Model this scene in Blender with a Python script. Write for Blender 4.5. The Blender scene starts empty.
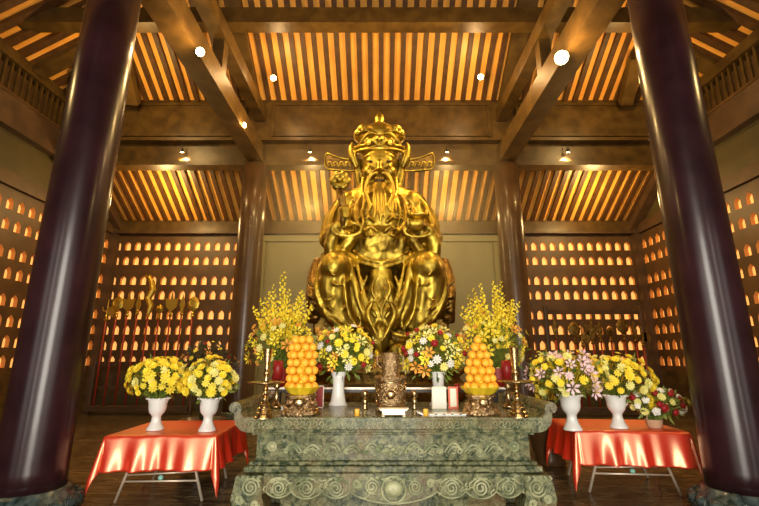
import bpy, math, random
from mathutils import Vector, Matrix
random.seed(7)
PI = math.pi
C = bpy.context.scene.collection
# ------------------------------------------------------------------ camera frame
PITCH = math.radians(13.8); FPX = 427.0; H = 1.65
cp, sp = math.cos(PITCH), math.sin(PITCH)
def W(px, py, Y):                     # the point seen at a pixel, at distance Y
    x = (px-379.5)/FPX; u = (253-py)/FPX
    t = Y/(cp-u*sp)
    return Vector((x*t, Y, H+t*(sp+u*cp)))
def G(px, py, z):                     # the point seen at a pixel, at height z
    x = (px-379.5)/FPX; u = (253-py)/FPX
    t = (z-H)/(sp+u*cp)
    return Vector((x*t, t*(cp-u*sp), z))
def S(n, py, Y):                      # a length in metres spanning n pixels there
    u = (253-py)/FPX
    return n/FPX*Y/(cp-u*sp)

# ------------------------------------------------------------------ materials
def mat(name, col, rough=0.5, metal=0.0, col2=None, nscale=4.0, bump=0.0, bscale=20.0, coat=0.0,
        emit=None, estr=0.0, stretch=None, sheen=0.0, wave=None, detail=4.0, lo=.35, hi=.65, spec=None, trans=0.0, warp=0.0):
    m = bpy.data.materials.new(name); m.use_nodes = True
    nt = m.node_tree; N = nt.nodes; L = nt.links
    b = N['Principled BSDF']
    b.inputs['Base Color'].default_value = (*col, 1)
    b.inputs['Roughness'].default_value = rough; b.inputs['Metallic'].default_value = metal
    b.inputs['Coat Weight'].default_value = coat; b.inputs['Coat Roughness'].default_value = 0.12
    b.inputs['Sheen Weight'].default_value = sheen
    if trans: b.inputs['Transmission Weight'].default_value = trans
    if spec is not None: b.inputs['Specular IOR Level'].default_value = spec
    if emit:
        b.inputs['Emission Color'].default_value = (*emit, 1); b.inputs['Emission Strength'].default_value = estr
    tc = N.new('ShaderNodeTexCoord'); mp = N.new('ShaderNodeMapping')
    L.new(tc.outputs['Object'], mp.inputs['Vector'])
    if stretch: mp.inputs['Scale'].default_value = stretch
    if col2:
        n = N.new('ShaderNodeTexNoise'); n.inputs['Scale'].default_value = nscale; n.inputs['Detail'].default_value = detail
        n.inputs['Distortion'].default_value = warp
        L.new(mp.outputs[0], n.inputs['Vector'])
        r = N.new('ShaderNodeValToRGB'); r.color_ramp.elements[0].position = lo; r.color_ramp.elements[1].position = hi
        r.color_ramp.elements[0].color = (*col, 1); r.color_ramp.elements[1].color = (*col2, 1)
        L.new(n.outputs['Fac'], r.inputs['Fac']); L.new(r.outputs['Color'], b.inputs['Base Color'])
    if bump:
        n2 = N.new('ShaderNodeTexNoise'); n2.inputs['Scale'].default_value = bscale; n2.inputs['Detail'].default_value = 3
        L.new(mp.outputs[0], n2.inputs['Vector'])
        bp = N.new('ShaderNodeBump'); bp.inputs['Strength'].default_value = bump; bp.inputs['Distance'].default_value = 0.02
        L.new(n2.outputs['Fac'], bp.inputs['Height']); L.new(bp.outputs[0], b.inputs['Normal'])
    return m
MT = {}
MT['beam'] = mat('beam', (.055,.029,.0065), .38, col2=(.105,.058,.013), nscale=3, stretch=(1,1,1), bump=.15, bscale=14)
MT['beam_dark'] = mat('beam_dark', (.055,.028,.012), .5, col2=(.09,.045,.018), nscale=3)
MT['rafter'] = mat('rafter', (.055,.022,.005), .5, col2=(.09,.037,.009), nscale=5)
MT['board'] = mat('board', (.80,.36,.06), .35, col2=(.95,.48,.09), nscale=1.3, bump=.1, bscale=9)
MT['panel'] = mat('panel', (.055,.040,.012), .5, col2=(.078,.056,.017), nscale=2)
MT['nichewall'] = mat('nichewall', (.065,.030,.009), .5, col2=(.10,.048,.014), nscale=2.5, bump=.1, bscale=12)
MT['backpanel'] = mat('backpanel', (.21,.19,.085), .6, col2=(.26,.235,.11), nscale=.8)
MT['niche'] = mat('niche', (.55,.26,.07), .6)
MT['nichelight'] = mat('nichelight', (.9,.5,.15), .6, emit=(1,.47,.12), estr=.95)
MT['figure'] = mat('figure', (.9,.6,.2), .4, metal=.6)
MT['lacquer'] = mat('lacquer', (.017,.005,.007), .28, col2=(.033,.010,.014), nscale=2.2, coat=.15, bump=.05, bscale=5, spec=.4)
MT['lacquer_in'] = mat('lacquer_in', (.065,.032,.012), .3, col2=(.10,.05,.018), nscale=2, coat=.1, spec=.4)
MT['colstone'] = mat('colstone', (.010,.022,.022), .18, col2=(.07,.10,.095), nscale=14, bump=.5, bscale=22)
MT['stone'] = mat('stone', (.020,.036,.010), .26, col2=(.29,.285,.14), nscale=15, detail=10, lo=.36, hi=.74, bump=1.0, bscale=55, warp=1.0, coat=.35)
def brown_patches(m, col, sc):
    nt = m.node_tree; N = nt.nodes; L = nt.links; b = N['Principled BSDF']; src = b.inputs['Base Color'].links[0].from_socket
    tc = N.new('ShaderNodeTexCoord'); n = N.new('ShaderNodeTexNoise'); n.inputs['Scale'].default_value = sc; n.inputs['Detail'].default_value = 6
    r = N.new('ShaderNodeValToRGB'); r.color_ramp.elements[0].position = .5; r.color_ramp.elements[1].position = .72
    mx = N.new('ShaderNodeMix'); mx.data_type = 'RGBA'; mx.inputs[7].default_value = (*col,1)
    L.new(tc.outputs['Object'],n.inputs['Vector']); L.new(n.outputs['Fac'],r.inputs['Fac']); L.new(r.outputs['Color'],mx.inputs[0]); L.new(src,mx.inputs[6]); L.new(mx.outputs[2],b.inputs['Base Color'])
brown_patches(MT['stone'],(.17,.10,.03),2.3)
MT['stone_hi'] = mat('stone_hi', (.13,.17,.075), .3, col2=(.46,.45,.26), nscale=7, detail=6, bump=.4, bscale=60)  # paler stone for the relief: whitish highlights put into its colour
MT['gold'] = mat('gold', (.54,.385,.055), .43, metal=1, col2=(.24,.155,.025), nscale=3.0, bump=.35, bscale=9, lo=.40, hi=.66)
MT['gold_dark'] = mat('gold_dark', (.13,.075,.018), .4, metal=1, col2=(.36,.22,.05), nscale=12, bump=.9, bscale=26)
MT['wing'] = mat('wing', (.09,.05,.014), .5, metal=.8, col2=(.20,.12,.03), nscale=12, bump=.9, bscale=26)
MT['gold_bright'] = mat('gold_bright', (.66,.46,.075), .40, metal=1, bump=.3, bscale=25)
MT['brass'] = mat('brass', (.62,.47,.26), .25, metal=1, col2=(.42,.28,.12), nscale=25, bump=.15, bscale=60)
MT['bronze'] = mat('bronze', (.30,.19,.09), .32, metal=1, col2=(.60,.42,.22), nscale=30, bump=.9, bscale=55, detail=6)
MT['mouth'] = mat('mouth', (.05,.02,.005), .5)
MT['floor'] = None
MT['cloth'] = mat('cloth', (.86,.022,.008), .4, bump=.03, bscale=60, spec=.8)
def satin():
    m = MT['cloth']; nt = m.node_tree; N = nt.nodes; L = nt.links
    g = N.new('ShaderNodeBsdfGlossy'); g.inputs['Color'].default_value = (1,.66,.34,1); g.inputs['Roughness'].default_value = .36
    mx = N.new('ShaderNodeMixShader'); mx.inputs[0].default_value = .30
    out = N['Material Output']; L.new(N['Principled BSDF'].outputs[0],mx.inputs[1]); L.new(g.outputs[0],mx.inputs[2]); L.new(mx.outputs[0],out.inputs['Surface'])
satin()
MT['white'] = mat('white', (.86,.86,.83), .25, coat=.4)
MT['whitegold'] = mat('whitegold', (.85,.78,.55), .35, metal=.3)
MT['steel'] = mat('steel', (.80,.66,.52), .33, metal=.45)
MT['dark'] = mat('dark', (.03,.02,.012), .4)
MT['red'] = mat('red', (.30,.012,.01), .4)
MT['redpole'] = mat('redpole', (.35,.03,.012), .4)
MT['orange'] = mat('orange', (1.0,.40,.02), .42, bump=.2, bscale=140, col2=(1,.50,.04), nscale=9)
MT['foil'] = mat('foil', (.95,.72,.03), .35, metal=.35)
MT['leaf'] = mat('leaf', (.07,.13,.015), .5, col2=(.26,.30,.04), nscale=14)
MT['leaf_dark'] = mat('leaf_dark', (.03,.045,.012), .5, col2=(.13,.09,.03), nscale=10)
MT['yellow'] = mat('yellow', (1,.72,.02), .55, col2=(1,.86,.08), nscale=25)
MT['paleyellow'] = mat('paleyellow', (.95,.88,.35), .55, col2=(.85,.80,.2), nscale=25)
MT['fwhite'] = mat('fwhite', (.9,.88,.78), .55)
MT['pink'] = mat('pink', (.86,.50,.55), .55, col2=(.95,.78,.75), nscale=20)
MT['fred'] = mat('fred', (.34,.008,.010), .5)
MT['forange'] = mat('forange', (.95,.42,.06), .5)
MT['wicker'] = mat('wicker', (.75,.48,.30), .6, bump=.8, bscale=90)
MT['paper_red'] = mat('paper_red', (.80,.16,.07), .5)
MT['paper'] = mat('paper', (.88,.84,.66), .5)
MT['candle'] = mat('candle', (.95,.52,.06), .4)
MT['lamp_glass'] = mat('lamp_glass', (1,.8,.4), .3, emit=(1,.66,.25), estr=26)
MT['tealight'] = mat('tealight', (.25,.6,.5), .3)

# floor: dark polished stone slabs, joints; wavy streaks of light put into the colour
def floor_mat():
    m = bpy.data.materials.new('floor'); m.use_nodes = True
    nt = m.node_tree; N = nt.nodes; L = nt.links; b = N['Principled BSDF']
    tc = N.new('ShaderNodeTexCoord')
    br = N.new('ShaderNodeTexBrick'); br.offset = 0.0
    br.inputs['Scale'].default_value = 1.0; br.inputs['Brick Width'].default_value = .8; br.inputs['Row Height'].default_value = .8
    br.inputs['Mortar Size'].default_value = .008
    br.inputs['Color1'].default_value = (.085,.062,.035,1); br.inputs['Color2'].default_value = (.13,.095,.055,1); br.inputs['Mortar'].default_value = (.03,.02,.012,1)
    n = N.new('ShaderNodeTexNoise'); n.inputs['Scale'].default_value = 2.2; n.inputs['Detail'].default_value = 8; n.inputs['Distortion'].default_value = 1.5
    mx = N.new('ShaderNodeMix'); mx.data_type = 'RGBA'; mx.blend_type = 'MULTIPLY'; mx.inputs[0].default_value = .8
    r = N.new('ShaderNodeValToRGB'); r.color_ramp.elements[0].position = .35; r.color_ramp.elements[1].position = .65
    r.color_ramp.elements[0].color = (.22,.22,.22,1); r.color_ramp.elements[1].color = (2.1,2.0,1.6,1)
    mp = N.new('ShaderNodeMapping'); mp.inputs['Scale'].default_value = (.8,2.6,1); L.new(tc.outputs['Object'], mp.inputs['Vector'])
    L.new(tc.outputs['Object'], br.inputs['Vector']); L.new(mp.outputs[0], n.inputs['Vector'])
    L.new(n.outputs['Fac'], r.inputs['Fac']); L.new(br.outputs['Color'], mx.inputs[6]); L.new(r.outputs['Color'], mx.inputs[7])
    L.new(mx.outputs[2], b.inputs['Base Color'])
    b.inputs['Roughness'].default_value = .15
    n2 = N.new('ShaderNodeTexNoise'); n2.inputs['Scale'].default_value = 7; n2.inputs['Detail'].default_value = 3
    L.new(mp.outputs[0], n2.inputs['Vector'])
    bp = N.new('ShaderNodeBump'); bp.inputs['Strength'].default_value = .7; bp.inputs['Distance'].default_value = .02
    L.new(n2.outputs['Fac'], bp.inputs['Height']); L.new(bp.outputs[0], b.inputs['Normal'])
    return m
MT['floor'] = floor_mat()

# ------------------------------------------------------------------ mesh builder
class MB:
    def __init__(s): s.v = []; s.f = []
    def add(s, vs, fs):
        o = len(s.v); s.v += [tuple(p) for p in vs]; s.f += [tuple(i+o for i in f) for f in fs]; return s
    def box(s, a, b):
        x0,y0,z0 = a; x1,y1,z1 = b
        x0,x1 = min(x0,x1),max(x0,x1); y0,y1 = min(y0,y1),max(y0,y1); z0,z1 = min(z0,z1),max(z0,z1)
        return s.add([(x0,y0,z0),(x1,y0,z0),(x1,y1,z0),(x0,y1,z0),(x0,y0,z1),(x1,y0,z1),(x1,y1,z1),(x0,y1,z1)],
            [(0,3,2,1),(4,5,6,7),(0,1,5,4),(1,2,6,5),(2,3,7,6),(3,0,4,7)])
    def prism(s, poly, vec):          # poly: 3-D points, extruded by vec
        n = len(poly); v = Vector(vec)
        vs = [Vector(p) for p in poly] + [Vector(p)+v for p in poly]
        return s.add(vs, [tuple(range(n))[::-1], tuple(range(n,2*n))] + [(i,(i+1)%n,n+(i+1)%n,n+i) for i in range(n)])
    def slab(s, p, q, w, up, d):      # bar from p to q, width w sideways, depth d along -up (hanging under the line)
        p = Vector(p); q = Vector(q); up = Vector(up).normalized(); t = (q-p).normalized(); sd = t.cross(up).normalized()*w/2
        return s.prism([p-sd, p+sd, p+sd-up*d, p-sd-up*d], q-p)
    def lathe(s, prof, c=(0,0,0), n=20, squash=1.0, lobes=0, amp=0):
        vs = []; fs = []; c = Vector(c)
        for r, z in prof:
            for i in range(n):
                a = 2*PI*i/n; rr = r*(1+amp*math.cos(lobes*a)) if lobes else r
                vs.append(c+Vector((rr*math.cos(a), rr*math.sin(a)*squash, z)))
        m = len(prof)
        for j in range(m-1):
            for i in range(n):
                k = (i+1)%n; fs.append((j*n+i, j*n+k, (j+1)*n+k, (j+1)*n+i))
        fs.append(tuple(range(n))[::-1]); fs.append(tuple((m-1)*n+i for i in range(n)))
        return s.add(vs, fs)
    def ell(s, c, r, n=14, m=9, rot=None):
        c = Vector(c); vs = []; fs = []
        if not hasattr(r,'__len__'): r = (r,r,r)
        for j in range(1,m):
            th = PI*j/m
            for i in range(n):
                a = 2*PI*i/n; vs.append(Vector((r[0]*math.sin(th)*math.cos(a), r[1]*math.sin(th)*math.sin(a), r[2]*math.cos(th))))
        vs.append(Vector((0,0,r[2]))); vs.append(Vector((0,0,-r[2]))); T = len(vs)-2; B = T+1
        for j in range(m-2):
            for i in range(n):
                k = (i+1)%n; fs.append((j*n+i,(j+1)*n+i,(j+1)*n+k,j*n+k))
        for i in range(n):
            k = (i+1)%n; fs.append((T,i,k)); fs.append((B,(m-2)*n+k,(m-2)*n+i))
        if rot is not None: vs = [rot @ p for p in vs]
        return s.add([c+p for p in vs], fs)
    def tube(s, pts, r, n=8, closed=False, flat=1.0):
        pts = [Vector(p) for p in pts]; m = len(pts)
        rs = r if hasattr(r,'__len__') else [r]*m
        vs = []; fs = []; prev = None
        for j,p in enumerate(pts):
            if closed: t = pts[(j+1)%m]-pts[j-1]
            else: t = pts[min(j+1,m-1)]-pts[max(j-1,0)]
            t = t.normalized() if t.length > 1e-9 else Vector((0,0,1))
            if prev is None:
                u = t.cross(Vector((0,1,0))); u = u if u.length > .1 else t.cross(Vector((1,0,0)))
            else: u = prev-t*prev.dot(t)
            u.normalize(); prev = u; w = t.cross(u)
            for i in range(n):
                a = 2*PI*i/n; vs.append(p+(u*math.cos(a)+w*math.sin(a)*flat)*rs[j])
        q = m if closed else m-1
        for j in range(q):
            for i in range(n):
                k = (i+1)%n; a = j*n; b = ((j+1)%m)*n; fs.append((a+i,a+k,b+k,b+i))
        if not closed: fs.append(tuple(range(n))[::-1]); fs.append(tuple((m-1)*n+i for i in range(n)))
        return s.add(vs, fs)
    def ring(s, c, R, r, ax='y', n=28, k=8, sx=1, sz=1):
        c = Vector(c); pts = []
        for i in range(n):
            a = 2*PI*i/n
            p = {'y':(sx*R*math.cos(a),0,sz*R*math.sin(a)),'z':(sx*R*math.cos(a),sz*R*math.sin(a),0),'x':(0,sx*R*math.cos(a),sz*R*math.sin(a))}[ax]
            pts.append(c+Vector(p))
        return s.tube(pts, r, k, closed=True)
    def build(s, name, m, parent=None, smooth=False, bevel=0.0, subsurf=0):
        me = bpy.data.meshes.new(name); me.from_pydata(s.v, [], s.f)
        me.materials.append(MT[m] if isinstance(m,str) else m)
        if smooth: me.shade_smooth()
        o = bpy.data.objects.new(name, me); C.objects.link(o)
        if parent is not None: o.parent = parent
        if bevel:
            b = o.modifiers.new('b','BEVEL'); b.width = bevel; b.segments = 2; b.limit_method = 'ANGLE'
        if subsurf:
            b = o.modifiers.new('s','SUBSURF'); b.levels = b.render_levels = subsurf
        return o
def tag(o, label, cat, group=None, kind=None):
    o['label'] = label; o['category'] = cat
    if group: o['group'] = group
    if kind: o['kind'] = kind
    return o
def thing(name, label, cat, loc=(0,0,0), group=None, rz=0):
    o = bpy.data.objects.new(name, None); C.objects.link(o); o.empty_display_size = .1
    o.location = loc; o.rotation_euler = (0,0,rz)
    return tag(o, label, cat, group)
def struct(o):
    o['kind'] = 'structure'; return o
def copy_thing(o, loc, label, rz=None):
    r = o.copy(); C.objects.link(r); r.location = loc; r['label'] = label
    if rz is not None: r.rotation_euler = (0,0,rz)
    for ch in list(o.children):
        c = ch.copy(); C.objects.link(c); c.parent = r
        for g in ch.children:
            d = g.copy(); C.objects.link(d); d.parent = c
    return r
ORD = ['first','second','third','fourth','fifth','sixth','seventh','eighth','ninth','tenth','eleventh','twelfth','thirteenth','fourteenth','fifteenth']

# ------------------------------------------------------------------ the hall
XL, XR, YB, YE = -9.7, 9.4, 15.0, 11.8        # side walls, back wall, rear eave line
K = .65; ZE = 9.46                            # roof slope, eave height
YF = -3.0
struct(MB().box((XL-.3,YF-3,-.2),(XR+.3,YB+.3,0)).build('floor','floor'))

# niche rows: heights on the back wall
row_y = [246,260.5,280.3,294.8,314.6,329.8,345.2,360.5]
rows = [W(380,y,YB).z for y in row_y]
NW, NH = .205, .32
def arch(w, h):                                # pointed arch outline, (x,z) from lower left round to lower right, centre at 0
    pts = [(-w/2,-h/2)]
    n = 5
    sh = h*.10
    for i in range(n+1):
        t = i/n
        pts.append((-w/2*(1-t**1.25), sh + (h/2-sh)*(1-(1-t)**1.2)))
    return pts + [(-x,z) for x,z in pts[-2::-1]]
ARC = arch(NW, NH)
def niche_wall(name, cols, x0, x1, z0, z1, place, thick):
    """wall face with real arched openings; place(u,z,d) maps wall coordinates to the world"""
    m = MB()
    def poly(ps): m.add([place(u,z,0) for u,z in ps],[tuple(range(len(ps)))])
    zs = sorted(rows)
    zb = [z0]+[(a+b)/2 for a,b in zip(zs,zs[1:])]+[z1]
    cb = [x0]+[(a+b)/2 for a,b in zip(cols,cols[1:])]+[x1]
    half = (len(ARC)+1)//2
    for zi,zc in enumerate(zs):
        for ci,c in enumerate(cols):
            a,b,lo,hi = cb[ci],cb[ci+1],zb[zi],zb[zi+1]
            left = [(c+x,zc+z) for x,z in ARC[:half]]
            right = [(c+x,zc+z) for x,z in ARC[half-1:]]
            poly([(a,lo),(c,lo),(c,zc-NH/2)]+left+[(c,hi),(a,hi)])
            poly([(c,lo),(b,lo),(b,hi),(c,hi)]+right+[(c,zc-NH/2)])
    # solid backing behind the recesses
    p = [place(x0,z0,.14),place(x1,z0,.14),place(x1,z1,.14),place(x0,z1,.14)]
    q = [place(x0,z0,thick),place(x1,z0,thick),place(x1,z1,thick),place(x0,z1,thick)]
    m.add(p+q,[(0,1,2,3),(4,5,6,7),(0,1,5,4),(1,2,6,5),(2,3,7,6),(3,0,4,7)])
    return struct(m.build(name,'nichewall'))
DEP = .12
def niche_meshes():
    m = MB(); n = len(ARC)
    m.add([(x,0,z) for x,z in ARC]+[(x,DEP,z) for x,z in ARC],[(i,(i+1)%n,n+(i+1)%n,n+i) for i in range(n)])
    # a raised lip round the opening
    out = [(x*1.0,z) for x,z in ARC]
    o = m.build('wall_niche','niche')
    b = MB(); b.add([(x,DEP-.005,z) for x,z in ARC]+[(x,DEP+.01,z) for x,z in ARC],[tuple(range(n)),tuple(range(n,2*n))]+[(i,(i+1)%n,n+(i+1)%n,n+i) for i in range(n)])
    l = b.build('light_panel','nichelight',o)
    return o
PROTO = niche_meshes(); used = [False]
RW = ['top','second','third','fourth','fifth','sixth','seventh','bottom']
def put_niche(loc, rz, label, group):
    if not used[0]:
        o = PROTO; used[0] = True; o.location = loc
    else: o = copy_thing(PROTO, loc, label)
    o.rotation_euler = (0,0,rz); tag(o,label,'wall niche',group)
def rowname(i): return ('top' if i==0 else 'bottom' if i==7 else ORD[i]) + ' row' + ('' if i in (0,7) else ' down')
ZT = 6.0; ZB0 = 1.25
colsL = [-9.49+.359*i for i in range(13)]; colsR = [5.28+.337*i for i in range(12)]
niche_wall('wall_back_left', colsL, XL, -5.0, ZB0, ZT, lambda u,z,d: (u,YB+d,z), .3)
niche_wall('wall_back_right', colsR, 5.1, XR, ZB0, ZT, lambda u,z,d: (u,YB+d,z), .3)
struct(MB().box((-5.0,YB,0),(5.1,YB+.3,6.6)).build('wall_back','backpanel'))
for nm,a,b in (('wall_back_base_left',XL,-5.0),('wall_back_base_right',5.1,XR)):
    struct(MB().box((a,YB,.45),(b,YB+.3,ZB0)).build(nm,'beam'))
    struct(MB().box((a,YB-.06,0),(b,YB+.3,.45)).build('baseboard_'+nm[-5:].strip('_'),'panel'))
for i,zr in enumerate(rows):
    for j,x in enumerate(colsL):
        put_niche((x,YB,zr),0,'glowing arched niche, %s, %s from the left corner, left bay of back wall'%(rowname(i),ORD[j]),'lit niches in the left bay of the back wall')
    for j,x in enumerate(colsR):
        put_niche((x,YB,zr),0,'glowing arched niche, %s, %s from the right corner, right bay of back wall'%(rowname(i),ORD[11-j]),'lit niches in the right bay of the back wall')
# side walls: columns of niches every 0.37 m
colsS = [14.65-.37*i for i in range(13)][::-1]
niche_wall('wall_left', colsS, 10.0, YB, ZB0, ZT, lambda u,z,d: (XL-d,u,z), .3)
niche_wall('wall_right', colsS, 10.0, YB, ZB0, ZT, lambda u,z,d: (XR+d,u,z), .3)
for side,X,s,rz in (('left',XL,-1,PI/2),('right',XR,1,-PI/2)):
    hid = MB(); hl = MB()
    vis = 0
    for j,y in enumerate(colsS):
        far = len(colsS)-j
        hidden = (11.75 < y < 13.55) if side=='left' else (11.45 < y < 13.1)
        for i,zr in enumerate(rows):
            if hidden:
                n = len(ARC)
                hid.add([(X,y-s*x,zr+z) for x,z in ARC]+[(X+s*DEP,y-s*x,zr+z) for x,z in ARC],[(a,(a+1)%n,n+(a+1)%n,n+a) for a in range(n)])
                hl.add([(X+s*DEP,y-s*x,zr+z) for x,z in ARC]+[(X+s*(DEP+.01),y-s*x,zr+z) for x,z in ARC],[tuple(range(n)),tuple(range(n,2*n))])
            elif y > 10.0:
                put_niche((X,y,zr),rz,'glowing arched niche on %s side wall, %s, %s from the back corner'%(side,rowname(i),ORD[far-1]),'lit niches on the %s side wall'%side)
    h = hid.build('wall_niche','niche'); tag(h,'glowing arched niches on the %s side wall hidden by the front column'%side,'wall niche',kind='stuff')
    l = hl.build('light_panel','nichelight',h); l['kind'] = 'stuff'
    struct(MB().box((X,YF,0),(X+s*.3,10.0,ZT)).build('wall_%s_front'%side,'nichewall'))
    struct(MB().box((X,10.0,0),(X+s*.3,YB+.3,ZB0)).build('wall_%s_base'%side,'beam'))
    struct(MB().box((X,YF,6.35),(X+s*.3,YB+.3,7.4)).build('wall_%s_upper'%side,'panel'))
    struct(MB().box((X-s*.12,YF,6.0),(X+s*.3,YB+.3,6.35)).build('trim_1','beam_dark'))
    struct(MB().box((X-s*.25,YF,7.4),(X+s*.3,YE+.2,8.2)).build('trim_2','beam_dark'))
    struct(MB().box((X+s*.12,YF,8.2),(X+s*.3,YE+.2,9.6)).build('wall_%s_clerestory'%side,'beam_dark'))
    struct(MB().box((X-s*.28,YF,8.2),(X-s*.16,YE,8.28)).build('trim_3','lacquer_in'))
    struct(MB().box((X-s*.2,YF,9.16),(X+s*.3,YE+.2,9.46)).build('trim_4','beam'))
    # clerestory screen of upright bars
    t = thing('baluster_screen','row of small upright wooden bars under the %s slope of the roof'%side,'wooden screen',(X-s*.1,YE,8.2))
    b0 = MB().box((-.03,-.03,0),(.03,.03,.96))
    first = None
    for k in range(44):
        yy = -.12-.2*k
        if first is None: first = b0.build('baluster','beam',t); first.location = (0,yy,0)
        else:
            c = first.copy(); C.objects.link(c); c.parent = t; c.location = (0,yy,0)
    # corner post
    struct(MB().box((X-s*.25,YB-.25,0),(X,YB,6.2)).build('trim_5','beam_dark'))
# front wall behind the camera with three tall doorways
fw = MB()
for a,b in ((XL-.3,-7.2),(-5.4,-4.1),(-3.3,-1.25),(1.25,4.0),(4.8,6.2),(8.4,XR+.3)):
    fw.box((a,YF-.3,0),(b,YF,5.0))
fw.box((XL-.3,YF-.3,5.0),(XR+.3,YF,9.6))
struct(fw.build('wall_front','beam'))
# wall-top beam at the back
struct(MB().box((XL,YB-.22,6.0),(XR,YB+.3,6.5)).build('trim_6','beam'))
struct(MB().box((XL,YB-.28,6.0),(XR,YB-.2,6.07)).build('trim_7','beam_dark'))
struct(MB().box((-5.0,YB-.1,5.75),(5.1,YB,5.98)).build('trim_8','backpanel'))
for x in (-5.0,5.1): struct(MB().box((x-.12,YB-.1,0),(x+.12,YB+.02,6.0)).build('trim_9','beam'))
for x in (-4.2,-2.3,2.3,4.2): struct(MB().box((x-.07,YB-.05,0),(x+.07,YB,5.75)).build('trim_10','backpanel'))
# lower rear roof
RS = .317
o = MB(); zl = lambda y: 6.5+K*(14.9-y)
o.prism([(XL,15.2,zl(15.2)),(XR,15.2,zl(15.2)),(XR,11.9,zl(11.9)),(XL,11.9,zl(11.9))],(0,0,.08))
lower = struct(o.build('ceiling_rear','board'))
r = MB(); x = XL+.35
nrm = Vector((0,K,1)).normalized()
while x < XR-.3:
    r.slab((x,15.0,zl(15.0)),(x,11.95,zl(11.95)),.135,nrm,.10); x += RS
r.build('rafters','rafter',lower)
for X,s in ((XL,1),(XR,-1)):
    struct(MB().slab((X+s*.18,15.0,zl(15.0)-.02),(X+s*.18,11.95,zl(11.95)-.02),.36,nrm,.35).build('trim_11','beam_dark'))
    X += s*.012; struct(MB().prism([(X,15.3,6.0),(X,11.8,6.0),(X,11.8,9.5),(X,15.3,7.4)],(-s*.31,0,0)).build('wall_gable','panel'))
# upper hipped roof: rear slope and two side slopes
def zr_(y): return ZE+K*(YE-y)
APX = 0.0
hw = 9.7; yr = YE-hw                           # hip reaches the ridge here
def zs_(x): return ZE+K*(hw-abs(x))
o = MB(); o.prism([(-hw,YE,ZE),(hw,YE,ZE),(0,yr,zr_(yr))],(0,0,.1))
rear = struct(o.build('ceiling_main_rear','board'))
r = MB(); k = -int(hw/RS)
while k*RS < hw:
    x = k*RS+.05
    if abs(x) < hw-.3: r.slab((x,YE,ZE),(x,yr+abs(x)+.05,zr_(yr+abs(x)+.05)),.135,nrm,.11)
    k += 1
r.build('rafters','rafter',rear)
for s,nm in ((-1,'left'),(1,'right')):
    o = MB(); o.prism([(s*hw,YE,ZE),(0,yr,zs_(0)),(0,YF-.3,zs_(0)),(s*hw,YF-.3,ZE)],(0,0,.1))
    c = struct(o.build('ceiling_main_'+nm,'board'))
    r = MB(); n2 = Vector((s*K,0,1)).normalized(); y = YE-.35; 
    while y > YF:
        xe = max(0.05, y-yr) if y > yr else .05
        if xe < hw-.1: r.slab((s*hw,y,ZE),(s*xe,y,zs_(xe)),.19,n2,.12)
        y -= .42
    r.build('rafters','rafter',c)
    # broad principal rafters on the side slope
    for y in (10.35,6.6,2.6):
        xe = max(0.1,y-yr)
        struct(MB().slab((s*(hw-.1),y,ZE+.02),(s*xe,y,zs_(xe)),.42,n2,.24).build('trim_12','beam'))
    # hip rafter
    struct(MB().slab((s*(hw-.1),YE-.1,ZE),(s*.1,yr+.1,zs_(.1)),.3,(0,0,1),.3).build('trim_13','beam'))
    # principal rafter of the rear slope and the short bracket rafter beyond
    struct(MB().slab((s*3.9,YE,ZE),(s*3.9,6.1,zr_(6.1)),.42,nrm,.24).build('trim_14','beam'))
    struct(MB().slab((s*7.35,11.4,9.15),(s*7.2,10.4,9.95),.34,nrm,.26).build('trim_15','beam'))
    # longitudinal beams over the columns
    xc = -3.65 if s < 0 else 3.75
    struct(MB().box((xc-.22,YF,7.25),(xc+.22,YE,7.78)).build('trim_16','beam'))
    struct(MB().box((xc-.16,YF,8.7),(xc+.16,YE,9.1)).build('trim_17','beam'))
    for yy in (5.0,8.4): struct(MB().box((xc-.13,yy-.13,7.78),(xc+.13,yy+.13,8.7)).build('trim_18','beam'))
# gable over the front wall
struct(MB().prism([(-9.7,YF-.3,9.4),(9.7,YF-.3,9.4),(0,YF-.3,15.7)],(0,.2,0)).build('wall_gable_front','beam'))
# tie beam across the upper roof
struct(MB().box((XL,9.0,9.81),(XR,9.36,10.26)).build('trim_19','beam'))
# tall panelled beam at the rear eave
band = MB(); band.box((XL,YE,8.1),(XR,YE+.3,9.5)); band.box((XL,YE+.1,7.33),(XR,YE+.3,8.1)); struct(band.build('trim_20','beam'))
struct(MB().box((XL,YE-.16,8.0),(XR,YE+.1,8.1)).build('trim_21','beam'))
struct(MB().box((XL,YE-.1,7.22),(XR,YE+.3,7.35)).build('trim_22','beam'))
fr = MB()
for a,b in ((XL+.3,-4.1),(-3.3,3.4),(4.2,XR-.3)):
    z0,z1 = 8.2,9.25
    fr.box((a,YE-.06,z0),(b,YE+.01,z0+.07)); fr.box((a,YE-.06,z1),(b,YE+.01,z1+.07)); fr.box((a,YE-.06,z0+.07),(a+.08,YE+.01,z1)); fr.box((b-.08,YE-.06,z0+.07),(b,YE+.01,z1))
struct(fr.build('trim_23','beam'))

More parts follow.
